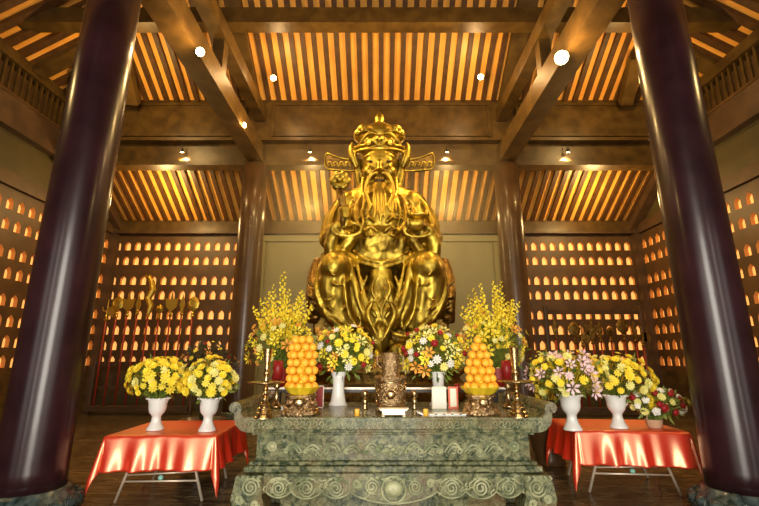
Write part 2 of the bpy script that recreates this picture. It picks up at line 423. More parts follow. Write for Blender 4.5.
# ------------------------------------------------------------------ columns
def column(x, y, r, top, m, label, big=True):
    t = thing('column',label,'column',(x,y,0),'round lacquered columns')
    n = 48
    MB().lathe([(r*1.02,.30),(r*1.0,.5),(r*.985,2.5),(r*.95,top*.75),(r*.92,top)],n=n).build('shaft',m,t,smooth=False)
    t.children[0].data.shade_smooth()
    b = MB(); b.lathe([(r*1.5,0),(r*1.5,.07),(r*1.42,.10),(r*1.45,.13),(r*1.36,.2),(r*1.18,.27),(r*1.13,.31),(r*1.0,.312)],n=n)
    base = b.build('base','colstone',t,smooth=True)
    if big:
        k = 18
        first = None
        pm = MB().ell((0,0,0),(.075,.05,.062),12,8)
        pm.tube([(-.07,-.0,.05),(-.075,-.03,-.02),(0,-.055,-.055),(.075,-.03,-.02),(.07,-.0,.05)],.012,6)
        for i in range(k):
            a = 2*PI*i/k
            if first is None: first = o = pm.build('carved_petal','colstone',base,smooth=True)
            else: o = first.copy(); C.objects.link(o); o.parent = base
            o.location = (r*1.40*math.cos(a), r*1.40*math.sin(a), .175); o.rotation_euler = (0,0,a+PI/2)
    return t
column(-3.73,5.0,.335,7.25,'lacquer','huge glossy dark maroon column at the left front on carved stone base')
column(3.87,5.0,.335,7.25,'lacquer','huge glossy dark maroon column at the right front on carved stone base')
column(-3.70,11.8,.38,7.25,'lacquer_in','brown column behind and left of the golden statue',False)
column(3.78,11.8,.38,7.25,'lacquer_in','brown column behind and right of the golden statue',False)

# ------------------------------------------------------------------ lamps
def lamp(loc, label, aim, power, spot=70, blend=.6, col=(1,.62,.26), r=.05, hang=None, size=.06, bulb=0, point=False):
    t = thing('spotlight',label,'spotlight',loc,'small warm spotlights on the beams')
    d = Vector(aim).normalized(); q = d.to_track_quat('-Z','Y').to_matrix()
    def tr(m): m.v = [tuple(q @ Vector(p)) for p in m.v]; return m
    h = tr(MB().lathe([(r*.5,.12),(r*.95,.10),(r,.02),(r*1.1,0)],n=16)).build('housing','dark',t,smooth=True)
    tr(MB().lathe([(r*.95,-.004),(r*.9,-.012),(r*.3,-.016)],n=16)).build('lens','lamp_glass',t)
    if bulb: tr(MB().ell((0,0,-.02-bulb*.6),bulb,14,10)).build('bulb','lamp_glass',t,smooth=True)
    if hang: MB().tube([tuple(-d*.1),tuple(-d*.1+Vector(hang))],.012,6).build('stem','dark',t)
    ld = bpy.data.lights.new('lamp','POINT' if point else 'SPOT'); ld.energy = power*(.10 if point else 1)
    if not point: ld.spot_size = math.radians(spot); ld.spot_blend = blend
    ld.color = col; ld.shadow_soft_size = size
    lo = bpy.data.objects.new('beam_light',ld); C.objects.link(lo); lo.parent = t; lo.location = d*(.35 if point else .04); lo.rotation_euler = d.to_track_quat('-Z','Y').to_euler()
    return t
for px,lab in ((182,'left of the rear left column'),(310,'left of the golden hat'),(447,'right of the golden hat'),(568,'right of the rear right column')):
    p = W(px,152,YE-.08)
    lamp(p,'small downlight glowing on the rear beam, '+lab,(0,.35,-1),190,110,.8,hang=(0,.02,.2))
# lamps standing on the long beams, throwing light up on to the slatted roof
for (px,py,Y,lab,aim,pw) in ((200,52,6.77,'bright lamp on the inner side of the left long beam',(-.35,.6,1),900),
                      (562,58,6.95,'large glaring lamp on the inner side of the right long beam',(.3,.6,1),1300),
                      (273,78,10.4,'small lamp near slatted roof, left of the hat',(.1,.3,1),420),
                      (481,77,10.4,'small lamp near slatted roof, right of the hat',(-.1,.3,1),420),
                      (243,125,9.8,'small lower lamp further back on the inner side of left long beam',(.7,-.1,-.6),200)):
    p = W(px,py,Y); sx = 1 if px < 380 else -1
    lamp(p,lab,(sx*.45,-.75,-.5),pw,160,.8,r=.08,size=.12,bulb=.125 if px==562 else .075,point=True)
# added lights without fixtures, to brighten the roof and rear aisle
def light(kind, loc, aim, power, col, size=1.0, sy=None, spot=60, blend=.5, name='unseen_light'):
    ld = bpy.data.lights.new(name,kind); ld.energy = power; ld.color = col
    if kind == 'AREA':
        ld.size = size
        if sy: ld.shape = 'RECTANGLE'; ld.size_y = sy
    else:
        ld.shadow_soft_size = size
        if kind == 'SPOT': ld.spot_size = math.radians(spot); ld.spot_blend = blend
    o = bpy.data.objects.new(name,ld); C.objects.link(o); o.location = loc
    o.rotation_euler = Vector(aim).normalized().to_track_quat('-Z','Y').to_euler(); return o
WARM = (1,.64,.23)
for x in (-6.4,-1.6,1.7,6.4): light('POINT',(x,8.3 if abs(x)<3 else 9.7,7.6 if abs(x)<3 else 8.5),(0,0,1),(340 if abs(x)<3 else 190),WARM,.15)      # added fill in the roof space, no lamp there
for x in (-7.0,-2.2,2.2,7.0): light('POINT',(x,12.9,6.3),(0,0,1),(240 if abs(x)>5 else 130),WARM,.15)      # added fill over the rear aisle, no lamp there
for s in (-1,1): light('POINT',(s*7.6,4.0,7.0),(0,0,1),170,WARM,.2)  # added fill under the side slopes
# floodlights on the front beams, aimed at the statue
for x in (-2.8,2.8): light('SPOT',(x,3.6,6.9),(-x*.75,5.2,-2.3),260,(1,.80,.42),.12,spot=60)
light('SPOT',(0,1.5,7.3),(0,7,-3.4),190,(1,.78,.45),.2,spot=50)
# daylight through the three doorways
for a,b,pw in ((-1.25,1.25,700),(-4.1,-3.3,75),(4.0,4.8,75),(-7.2,-5.4,50),(6.2,8.4,50)):
    light('AREA',((a+b)/2,YF+.05,2.5),(0,1,0),pw*1.0,(1.0,.93,.80),b-a,4.9,name='door_daylight')

# ------------------------------------------------------------------ golden statue
YS = 8.5
st = thing('golden_statue','giant golden seated deity statue with winged hat and long beard','statue',(0,8.6,1.5))
def Lc(v): return Vector(v)-Vector((0,8.6,1.5))
def SP(px,py,Y): return Lc(W(px,py,Y))
def statue_mesh(mb, name, m, voxel, smooth=4):
    o = mb.build(name, m, st)
    r = o.modifiers.new('r','REMESH'); r.mode = 'VOXEL'; r.voxel_size = voxel; r.use_smooth_shade = True
    if smooth: s_ = o.modifiers.new('s','SMOOTH'); s_.iterations = smooth; s_.factor = .5
    dg = bpy.context.evaluated_depsgraph_get(); ev = o.evaluated_get(dg)
    me = bpy.data.meshes.new_from_object(ev); o.modifiers.clear(); o.data = me; me.shade_smooth()
    return o
def el(mb,px,py,Y,rx,rz,ry,n=20,m=14,rot=None):      # ellipsoid: rx, rz in pixels, ry in metres
    mb.ell(SP(px,py,Y),(S(rx,py,Y),ry,S(rz,py,Y)),n,m,rot)
def tb(mb,pts,r,n=10,flat=1.0):                      # pts (px,py,Y), r in pixels
    rr = r if hasattr(r,'__len__') else [r]*len(pts)
    # smooth the path
    P = [SP(*p) for p in pts]; R = [S(q,p[1],p[2]) for q,p in zip(rr,pts)]
    out = []; ro = []
    for i in range(len(P)-1):
        p0 = P[max(i-1,0)]; p1 = P[i]; p2 = P[i+1]; p3 = P[min(i+2,len(P)-1)]
        for k in range(5):
            t = k/5
            out.append(.5*((2*p1)+(p2-p0)*t+(2*p0-5*p1+4*p2-p3)*t*t+(3*p1-p0-3*p2+p3)*t**3)); ro.append(R[i]*(1-t)+R[i+1]*t)
    out.append(P[-1]); ro.append(R[-1])
    mb.tube(out,ro,n,flat=flat)
b = MB()
# torso, belly, shoulders
el(b,380,226,8.75,38,42,.66); el(b,380,206,8.85,40,22,.6); el(b,380,246,8.68,38,27,.66); el(b,380,200,8.9,30,20,.5)
el(b,350,208,8.8,16,16,.45); el(b,411,208,8.8,16,16,.45)
el(b,380,262,8.9,62,24,.8)
# neck and head
el(b,380,190,8.85,14,16,.34)
el(b,379.5,167,8.78,18.5,24,.48); el(b,379.5,152,8.85,20,16,.5)
el(b,369,174,8.5,7,7,.22); el(b,390,174,8.5,7,7,.22)
# nose, brows, eyes, ears
tb(b,[(379.5,158,8.38),(379.5,166,8.28),(379.5,170,8.24)],[1.8,2.5,3.3]); el(b,376,170.5,8.32,2,1.8,.07); el(b,383,170.5,8.32,2,1.8,.07)
tb(b,[(364,158,8.5),(370,154.5,8.38),(376,157,8.36)],[1.0,1.7,1.3]); tb(b,[(395,158,8.5),(389,154.5,8.38),(383,157,8.36)],[1.0,1.7,1.3])
el(b,370.5,161,8.42,4,2.4,.08); el(b,388.5,161,8.42,4,2.4,.08)
tb(b,[(366,163.5,8.42),(370.5,165,8.38),(375,163.5,8.4)],.8); tb(b,[(384,163.5,8.4),(388.5,165,8.38),(393,163.5,8.42)],.8)
for s in (-1,1):
    X0 = 379.5
    tb(b,[(X0+s*20,160,8.85),(X0+s*22,168,8.85),(X0+s*21,180,8.85),(X0+s*19.5,190,8.85)],[3,4,3.6,2.6])
    el(b,X0+s*19.5,190,8.85,3,4,.12)
    # cords beside the face
    tb(b,[(X0+s*19,186,8.7),(X0+s*21,198,8.6),(X0+s*17,210,8.45)],[1.6,1.4,1.2])
# arms: image-left arm raised with the sceptre, image-right arm holding an ingot
tb(b,[(349,206,8.8),(337,222,8.65),(332,240,8.35)],[14,14,12],14)
tb(b,[(330,240,8.35),(338,234,8.0),(346,226,7.75)],[13,11,8],14)
tb(b,[(346,228,7.75),(345,219,7.72),(344,212,7.7)],[7.5,6,5.5],12)
el(b,344.5,211,7.68,6.5,6.5,.16)
tb(b,[(411,206,8.8),(424,222,8.65),(429,240,8.35)],[14,14,12],14)
tb(b,[(431,240,8.35),(424,234,8.0),(417,228,7.75)],[13,11,8],14)
el(b,417,225,7.7,8,5.5,.18)
# fingers on both hands
for i in range(4):
    tb(b,[(340,208+i*3,7.62),(344,207.5+i*3,7.52),(349,208.5+i*3,7.56)],[1.7,1.8,1.5])
    tb(b,[(411+i*3.2,229,7.6),(411+i*3.4,223,7.52),(411.5+i*3.2,218,7.58)],[1.7,1.7,1.4])
tb(b,[(349,217,7.66),(350,210,7.6),(347,205,7.58)],[2.2,2,1.5]); tb(b,[(409,228,7.7),(407.5,221,7.64),(409,216,7.62)],[2.2,2,1.5])
# wide sleeves with rolled openings
b.ring(SP(347,229,7.72),S(13,229,7.7),S(2.4,229,7.7),'y',sx=1.15,sz=.55)
b.ring(SP(418,231,7.72),S(12,229,7.7),S(2.4,229,7.7),'y',sx=1.15,sz=.5)
tb(b,[(336,230,7.8),(331,245,7.85),(330,262,7.9)],[6,7,4],12); tb(b,[(352,236,7.8),(345,248,7.85),(338,258,7.9)],[6,6,4],12)
tb(b,[(429,232,7.8),(434,245,7.85),(435,262,7.9)],[6,7,4],12); tb(b,[(411,238,7.8),(418,248,7.85),(425,258,7.9)],[6,6,4],12)
for s in (-1,1):
    X0 = 381
    f = lambda x: X0+s*x
    # sleeve folds down the outer arm
    tb(b,[(f(36),196,8.5),(f(47),210,8.3),(f(53),232,8.1),(f(50),252,7.95)],[2,2.6,3,2.2])
    tb(b,[(f(28),200,8.25),(f(34),214,8.05),(f(32),226,7.9)],[1.6,2.2,1.6])
    # robe collar
    tb(b,[(f(16),192,8.4),(f(24),204,8.2),(f(26),218,8.05),(f(18),232,7.98)],[2.0,2.4,2.2,1.8])
    # thighs and knees
    tb(b,[(f(26),272,8.7),(f(38),268,8.1),(f(46),269,7.6)],[20,18,16],16)
    el(b,f(46),269,7.62,17,17,.42)
    # robe over the shins, wide and slightly converging
    tb(b,[(f(46),272,7.6),(f(48),293,7.62),(f(42),314,7.66),(f(30),330,7.7)],[16.5,17,15,11],18)
    tb(b,[(f(54),275,7.8),(f(59),296,7.85),(f(52),316,7.9)],[9,9.5,8],12)
    tb(b,[(f(28),284,8.05),(f(24),305,8.0),(f(20),330,7.95)],[12,13,12],14)
    # robe folds
    tb(b,[(f(31),258,7.55),(f(27),280,7.5),(f(20),308,7.48),(f(9),330,7.5)],[2,3,3,2.2])
    tb(b,[(f(24),262,7.7),(f(20),284,7.6),(f(12),306,7.52),(f(4),318,7.5)],[1.6,2.4,2.4,1.6])
    tb(b,[(f(63),268,7.6),(f(65),290,7.45),(f(57),312,7.42),(f(40),332,7.45)],[1.6,2.4,2.4,2])
    tb(b,[(f(38),262,7.42),(f(36),290,7.32),(f(32),314,7.34),(f(22),330,7.4)],[1.4,1.8,2.2,1.8])
    tb(b,[(f(46),296,7.28),(f(52),300,7.25),(f(60),298,7.32)],[.9,1.1,.9])
    tb(b,[(f(50),318,7.42),(f(38),329,7.38),(f(24),336,7.42),(f(11),333,7.45)],[2.4,3,3,2.2])
    # knee ornament
    tb(b,[(f(42),268,7.26),(f(47),264,7.22),(f(52),268,7.24),(f(49),274,7.22),(f(44),276,7.24)],.9)
    # feet in boots, under the hem
    tb(b,[(f(26),345,7.8),(f(20),350,7.45),(f(14),352,7.2)],[9,8.5,6.5],12)
    tb(b,[(f(34),342,7.6),(f(22),347,7.5),(f(8),343,7.5)],[6,6,4])
# hanging apron with overlapping leaf folds
for i,(x,y,rx,rz) in enumerate(((381,282,13,22),(374,300,11,20),(388,300,11,20),(381,316,12,22),(370,318,9,16),(392,318,9,16),(381,338,13,17))):
    el(b,x,y,7.92-.03*i,rx*.9,rz,.16)
for s in (-1,1):
    f = lambda x: 381+s*x
    tb(b,[(f(0),272,7.5),(f(9),288,7.48),(f(2),306,7.44),(f(0),318,7.4)],[1,1.7,1.7,1])
    tb(b,[(f(2),296,7.46),(f(13),310,7.44),(f(8),328,7.4),(f(0),342,7.36)],[1,1.8,1.8,1])
    tb(b,[(f(14),276,7.6),(f(19),296,7.54),(f(14),318,7.46),(f(4),332,7.4)],[1,1.7,1.7,1])
# belt under the belly, curving down
tb(b,[(350,252,8.1),(362,258,7.9),(381,262,7.8),(400,258,7.9),(412,252,8.1)],2.2)
tb(b,[(350,256,8.1),(362,263,7.9),(381,267,7.8),(400,263,7.9),(412,256,8.1)],1.6)
# coiled embroidery on chest and belly

sp_ = []
for i in range(22):
    a = i*.55; rr = 12-.4*i; sp_.append((381+rr*math.cos(a),238+rr*.62*math.sin(a),7.93))
tb(b,sp_,.8)
for s in (-1,1):
    f = lambda x: 381+s*x
    tb(b,[(f(3),232,8.0),(f(10),227,8.02),(f(16),230,8.04),(f(13),236,8.0),(f(8),234,7.98)],1.2)
    tb(b,[(f(5),222,8.04),(f(12),217,8.1),(f(18),220,8.12)],1.2)
# chest and robe folds running down from the collar
rr = random.Random(21)
for s in (-1,1):
    f = lambda x: 381+s*x
    for k in range(5):
        tb(b,[(f(14+k*4.5),197+k*1.5,8.32+.03*k),(f(19+k*4.2),212+k*1.5,8.12+.04*k),(f(16+k*4.2),230+k*2,8.03+.04*k)],[.9,1.6,1.0])
    for k in range(4):
        tb(b,[(f(40+k*2.5),212+k*5,8.25-.03*k),(f(44+k*1.5),228+k*5,8.08-.03*k),(f(36+k*1),243+k*4,7.9)],[.8,1.5,.9])
    for k in (1,3):      # folds across the knees and shins
        tb(b,[(f(31),266+k*13,7.55),(f(42),272+k*13,7.27),(f(58),264+k*14,7.42)],[.7,1.1,.7])
body = statue_mesh(b,'body','gold',.026,1)
from mathutils import noise
lim = (W(380,190,8.5)-Vector((0,8.6,1.5))).z
body.data.update(); nrms = [Vector(n_.vector) for n_ in body.data.vertex_normals]
for v,vn_ in zip(body.data.vertices,nrms):
    if v.co.z < lim:
        q = Vector((v.co.x*3.2,v.co.y*3.2,v.co.z*1.5)); d = 1-2.2*abs(noise.noise(q)); e = 1-2.2*abs(noise.noise(q*2.7+Vector((7,3,1))))
        v.co += vn_*(.020*d+.009*e-.012)
# beard and moustache
b = MB()
el(b,379.5,187,8.45,8,8,.18)
tb(b,[(379.5,184,8.38),(379.5,196,8.25),(380,208,8.12),(380.5,221,8.05)],[5.5,4.2,2.8,1.2],12)
for s in (-1,1):
    f = lambda x: 379.5+s*x
    tb(b,[(f(1),173,8.26),(f(7),174,8.24),(f(12),181,8.24),(f(14),192,8.22),(f(10),204,8.12),(f(11),212,8.08)],[1.4,2.2,2,1.9,1.8,1.2])
    tb(b,[(f(16),178,8.5),(f(17),190,8.4),(f(15),200,8.25),(f(17),211,8.12)],[2.2,2.6,2.2,1.2])
    tb(b,[(f(4),190,8.26),(f(5.5),200,8.16),(f(4.5),212,8.06),(f(6),218,8.05)],[1.8,1.8,1.5,.8])
statue_mesh(b,'beard','gold_bright',.018,1)
# mouth: open smile with teeth
b = MB(); el(b,379.5,179.5,8.30,5.6,3.4,.06); b.build('mouth','mouth',st,smooth=True)
b = MB()
for i in range(4): el(b,375.9+i*2.4,178.3,8.24,1.3,1.2,.04,8,6)
b.build('teeth','gold_bright',st,smooth=True)
for s in (-1,1):
    b = MB(); el(b,379.5+s*9,161.3,8.34,2.0,1.1,.03,10,6); b.build('pupil','mouth',st,smooth=True)
# crown
b = MB()
el(b,379.5,141,8.92,22,16,.52); el(b,379.5,149.5,8.9,24,5.5,.5)
for yy,rr,th in ((152,24.5,1.8),(147.5,25,1.3)):
    pts = []
    for i in range(19):
        a = PI*(i/18); pts.append((379.5-rr*math.cos(a), yy-5.0*math.sin(a)+1.5, 8.87-.51*math.sin(a)))
    tb(b,pts,th)
tb(b,[(379.5,130,8.8),(379.5,125,8.82),(379.5,119.5,8.84),(379.5,116,8.84),(379.5,112.5,8.85)],[5.5,3.6,5,4,1.4],12); b.ring(SP(379.5,125,8.8),S(5.5,125,8.8),S(1.4,125,8.8),'z')
el(b,379.5,140,8.34,4.2,4.2,.12); b.ring(SP(379.5,140,8.3),S(5.6,140,8.3),S(1,140,8.3),'y')
for s in (-1,1):
    f = lambda x: 379.5+s*x
    el(b,f(16),132,8.75,7,6,.25); el(b,f(21),136,8.8,5,6,.2)
    for q in range(5): el(b,f(10+q*3.2),129.5+abs(q-2)*.9+q*.8,8.5,2.1,2.1,.08,10,8)
    tb(b,[(f(3),134,8.38),(f(9),133,8.42),(f(15),137,8.48),(f(19),143,8.55)],[1.2,1.8,1.8,1.2])
    tb(b,[(f(7),142,8.32),(f(11),138.5,8.36),(f(14),142,8.42),(f(11),145,8.38)],1.1)
    # ear-shaped side flaps
    tb(b,[(f(23),168,8.75),(f(26.5),158,8.72),(f(28),149,8.72),(f(27),142,8.75)],[2.4,4.4,3.6,.8],12)
    tb(b,[(f(22),166,8.6),(f(24),158,8.56),(f(25.5),150,8.58)],[1,1.4,.8])
statue_mesh(b,'crown','gold',.02,1)
# hat wings
for s in (-1,1):
    f = lambda x: 379.5+s*x
    b = MB()
    poly = [(f(24),160,8.85),(f(34),159,8.86),(f(44),156.5,8.87),(f(53),153.5,8.88),(f(54.5),161,8.88),(f(53),168,8.88),(f(42),170,8.87),(f(24),170,8.85)]
    b.prism([SP(*p) for p in poly],(0,.12,0))
    w = b.build('hat_wing','wing',st,bevel=.02); w['label'] = 'darker carved wing of the hat'
    b = MB(); tb(b,poly+[poly[0]],.8)
    for q in range(4):
        tb(b,[(f(29+q*6),167,8.84),(f(31+q*6),162,8.83),(f(34+q*6),163,8.83),(f(33+q*6),166,8.83)],.7)
    b.build('wing_rim','gold',w,smooth=True); 
# ruyi sceptre and ingot
b = MB(); b.tube([SP(343,226,7.62),SP(343,212,7.6),SP(342,200,7.6),SP(340,190,7.62)],[S(2.6,200,7.6),S(3,200,7.6),S(4,200,7.6),S(4.6,200,7.6)],12); 
rod = b.build('sceptre','gold_dark',st,smooth=True)
b = MB(); c = SP(340,181,7.62)
for i in range(6):
    a = i*PI/3; b.ell(c+Vector((S(6,181,7.6)*math.cos(a),0,S(6,181,7.6)*math.sin(a))),(S(5,181,7.6),.07,S(5,181,7.6)),14,10)
b.ell(c+Vector((0,-.03,0)),(S(4,181,7.6),.1,S(4,181,7.6)),14,10); b.ring(c+Vector((0,-.07,0)),S(6.5,181,7.6),S(1,181,7.6),'y')
b.build('sceptre_head','gold',rod,smooth=True)
b = MB(); c = SP(418,216,7.6)
b.ell(c,(S(9,216,7.6),.16,S(3.6,216,7.6)),18,12); b.ell(c+Vector((0,0,.05)),(S(4.5,216,7.6),.12,S(7,216,7.6)),14,10); b.ell(c+Vector((.02,0,.17)),(S(2.6,216,7.6),.06,S(3.2,216,7.6)),14,10)
for s in (-1,1): b.ell(c+Vector((s*S(9,216,7.6),0,.04)),(S(2.8,216,7.6),.12,S(4,216,7.6)),12,8)
b.build('gold_ingot','gold_bright',st,smooth=True)
# throne with dragon-head arms
b = MB(); a0 = SP(330,352,8.2)
b.box((-1.25,-.55,.05),(1.3,1.3,.95)); b.box((-1.15,.75,.95),(1.2,1.15,2.6))
th = b.build('throne','gold_dark',st,bevel=.05)
for s,xx in ((-1,314),(1,448)):
    b = MB()
    tb(b,[(xx-s*4,262,8.9),(xx,275,8.5),(xx+s*1,290,8.1),(xx,305,8.0),(xx+s*1,322,8.1)],[5,6,7,7.5,6],12)
    for q in range(5): el(b,xx+s*(2 if q%2 else -2),290+q*7,7.88,4.2,3.6,.12,10,8)
    tb(b,[(xx-s*3,288,7.9),(xx+s*4,283,7.85),(xx+s*6,277,7.9)],[1.8,1.6,.8]); el(b,xx,298,7.8,2.2,2.2,.08,8,6)
    b.build('dragon_armrest','gold_dark',th,smooth=True)
# pedestal under the statue
pd = thing('statue_pedestal','dark stepped pedestal under the golden statue','pedestal',(0,8.7,0))
pd.location = (.02,8.7,0)
b = MB(); b.box((-1.7,-1.5,0),(1.7,1.5,.25)); b.box((-1.55,-1.4,.25),(1.55,1.4,.9)); b.build('plinth','gold_dark',pd,bevel=.02)
b = MB(); b.lathe([(1.62,.9),(1.7,1.0),(1.62,1.15),(1.5,1.3),(1.62,1.4),(1.6,1.54)],n=48,squash=.92,lobes=24,amp=.02); b.build('lotus_tier','gold_dark',pd,smooth=True)

# ------------------------------------------------------------------ stone altar
AX = .13; AF = 4.35; AD = 1.45
al = thing('stone_altar','long carved green stone altar table with curled ends','altar table',(AX,AF,0))
b = MB(); b.box((-1.42,0,.985),(1.42,AD,1.10)); b.box((-1.40,.03,.955),(1.40,AD-.03,.985)); b.box((-1.36,.05,.93),(1.36,AD-.05,.957)); b.build('table_top','stone',al,bevel=.008)
# carved running band on the slab edge
b = MB()
for i in range(46):
    x = -1.38+i*.0613; a = PI*(i%2)
    b.tube([(x,-.004,1.03),(x+.015,-.008,1.06),(x+.04,-.008,1.055),(x+.045,-.004,1.03),(x+.03,-.004,1.022)],.0045,5)
for i in range(70):
    x = -1.40+i*.0404; b.tube([(x,-.004,1.078),(x+.012,-.007,1.092),(x+.028,-.007,1.088),(x+.034,-.004,1.074)],.0035,5)
    b.ell((x,-.001,1.006+.008*math.sin(i*2.1)),(.010,.006,.006),6,4)
b.build('edge_carving','stone_hi',al)
def ribbon(path, th, y0, y1):
    P = [Vector((p[0],0,p[1])) for p in path]; L_ = []; R_ = []
    for i,p in enumerate(P):
        t = (P[min(i+1,len(P)-1)]-P[max(i-1,0)]).normalized(); n = Vector((-t.z,0,t.x)); L_.append(p+n*th[i]/2); R_.append(p-n*th[i]/2)
    m = MB(); N_ = len(P)
    vs = [(q.x,y0,q.z) for q in L_]+[(q.x,y0,q.z) for q in R_]+[(q.x,y1,q.z) for q in L_]+[(q.x,y1,q.z) for q in R_]
    fs = []
    for i in range(N_-1):
        fs += [(i,i+1,N_+i+1,N_+i),(2*N_+i,3*N_+i,3*N_+i+1,2*N_+i+1),(i,2*N_+i,2*N_+i+1,i+1),(N_+i,N_+i+1,3*N_+i+1,3*N_+i)]
    fs += [(0,N_,3*N_,2*N_),(N_-1,3*N_-1,4*N_-1,2*N_-1)]
    return m.add(vs,fs)
for s in (-1,1):
    path = [(1.32,1.03),(1.39,1.03),(1.43,1.035),(1.465,1.06),(1.485,1.10),(1.495,1.145)]; th = [.138,.138,.12,.10,.08,.065]
    cx,cz,R0 = 1.53,1.165,.05
    for i in range(14):
        a = PI+ -i*.52; rr = R0*(1-.062*i); path.append((cx+rr*math.cos(a),cz+.01+rr*math.sin(a))); th.append(.05-.0025*i)
    m = ribbon([(s*x,z) for x,z in path],th,-.006,AD+.006)
    m.tube([(s*1.53,-.003,1.175),(s*1.53,AD+.003,1.175)],.02,12)
    m.build('scroll_end','stone',al)
b = MB(); b.box((-1.31,.07,.70),(1.31,AD-.07,.935)); b.build('frieze','stone',al,bevel=.006)
b = MB()
for s in (-1,1):                                   # frieze relief: waves, clouds and flowers
    for i in range(5):
        x = s*(.20+i*.19); z = .815
        pts = [(x-s*.09+s*.18*t, .066, z-.045+.085*math.sin(PI*t)*(1 if i%2==0 else .8)) for t in [k/10 for k in range(11)]]
        b.tube(pts,.010,6); b.tube([(p[0]+s*.012,.064,p[2]-.03) for p in pts[1:-1]],.006,6)
        sp2 = [(x+s*.06+(.032-.002*k)*math.cos(k*.6),.064,z-.035+(.03-.002*k)*math.sin(k*.6)) for k in range(13)]
        b.tube(sp2,.007,5)
    b.ring((s*1.16,.066,.825),.038,.009,'y'); b.ell((s*1.16,.066,.825),(.02,.012,.02))
    for k in range(6): b.ell((s*1.16+.022*math.cos(k*PI/3),.066,.825+.022*math.sin(k*PI/3)),(.009,.008,.009),8,6)
for k in range(11): b.ell((-.15+.03*k,.068,.80+.03*math.sin(k*1.9)),(.024,.014,.018),8,6)
rr = random.Random(4)
for k in range(70):
    x = rr.uniform(-1.08,1.08); z = rr.uniform(.74,.90); a = rr.uniform(0,6.28); q = rr.uniform(.015,.035)
    b.tube([(x+q*math.cos(a+.6*j)*(.4+.2*j),.066,z+q*math.sin(a+.6*j)*.6) for j in range(6)],.0045,5)
b.build('frieze_relief','stone_hi',al,smooth=True)
b = MB(); b.box((-1.36,.03,.665),(1.36,AD-.03,.70)); b.box((-1.40,.0,.61),(1.40,AD,.665)); b.build('lower_moulding','stone',al,bevel=.012)
# scalloped apron
def scal(x0,x1,zb,dep,n=8): return [(x0+(x1-x0)*i/n, zb-dep*math.sin(PI*i/n)**.7) for i in range(n+1)]
half = scal(.40,.66,.45,.055)+scal(.66,.94,.45,.06)[1:]+scal(.94,1.17,.45,.05)[1:]
cen = scal(-.40,.40,.45,.10,16)
low = [(-x,z) for x,z in half][::-1] + cen[1:-1] + half
top = [(1.43,.61),(-1.43,.61)]
outl = low+[(1.2,.44),(1.2,.61),(-1.2,.61),(-1.2,.44)]
b = MB(); b.prism([(x,-.03,z) for x,z in outl],(0,.11,0)); b.build('apron','stone',al)
b = MB()
def spiral(mb,cx,cz,R,s=1,y=-.034,turns=2.2,r=.008,n=22,ph=0):
    mb.tube([(cx+R*(1-.8*k/n)*math.cos(ph+s*turns*2*PI*k/n),y,cz+R*(1-.8*k/n)*math.sin(ph+s*turns*2*PI*k/n)) for k in range(n+1)],r,6)
for s in (-1,1):
    for cx,R in ((.53,.075),(.80,.08),(1.055,.068)):
        spiral(b,s*cx,.49,R,s); 
        b.tube([(s*cx-.11,-.034,.47),(s*cx-.10,-.036,.53),(s*cx-.03,-.036,.578),(s*cx+.05,-.036,.572),(s*cx+.11,-.034,.52)],.006,6)
        for q in range(3): b.ell((s*cx-.05+q*.05,-.034,.565),(.02,.012,.012),8,6)
    spiral(b,s*1.31,.50,.085,-s,y=-.053); spiral(b,s*1.40,.40,.04,s,y=-.053); spiral(b,s*1.26,.36,.04,s,y=-.053)
    for q in range(5): b.tube([(s*(1.23+q*.05),-.053,.595),(s*(1.25+q*.05),-.057,.575),(s*(1.22+q*.05),-.053,.55)],.008,6)
    spiral(b,s*.20,.50,.07,-s); spiral(b,s*.34,.53,.04,s)
b.ell((0,-.03,.48),(.09,.03,.07)); b.ring((0,-.036,.48),.11,.01,'y')
for k in range(9): b.ell((-.2+.05*k,-.032,.57+.008*math.sin(k*2)),(.024,.014,.014),8,6)
pts = low
b.tube([(x,-.034,z+.012) for x,z in low],.007,5)
rr = random.Random(12)
for k in range(60):
    x = rr.uniform(-1.18,1.18); z = rr.uniform(.43,.585); a = rr.uniform(0,6.28); q = rr.uniform(.02,.045)
    b.tube([(x+q*math.cos(a+.5*j)*(.4+.2*j),-.035,z+q*math.sin(a+.5*j)*.6) for j in range(6)],.0055,5)
b.build('apron_relief','stone_hi',al,smooth=True)
for s in (-1,1):
    for y0 in (-.03,AD-.25):
        m = MB()
        prof = [(1.20,.42),(1.17,.30),(1.19,.18),(1.23,.12),(1.15,.06),(1.15,0),(1.50,0),(1.50,.08),(1.44,.14),(1.46,.28),(1.49,.40),(1.45,.60),(1.20,.60)]
        m.prism([(s*x,y0-(.02 if y0<0 else 0),z) for x,z in prof],(0,.28,0)); m.build('leg','stone',al,bevel=.01)
m = MB(); m.box((-1.1,.25,.08),(1.1,AD-.25,.60)); m.build('inner_body','stone',al,bevel=.01)

# dark table with a metal edge behind the altar, carrying the tall flowers
bt = thing('long_table','dark table with thin metal edge behind the stone altar','table',(AX,5.95,0))
MB().box((-1.6,0,1.20),(1.55,.9,1.255)).build('table_top','dark',bt,bevel=.004)
MB().box((-1.61,-.012,1.245),(1.56,.0,1.268)).build('metal_edge','steel',bt)
for x in (-1.5,1.42):
    for y in (.06,.78): MB().box((x-.04,y,0),(x+.04,y+.08,1.20)).build('leg','dark',bt)

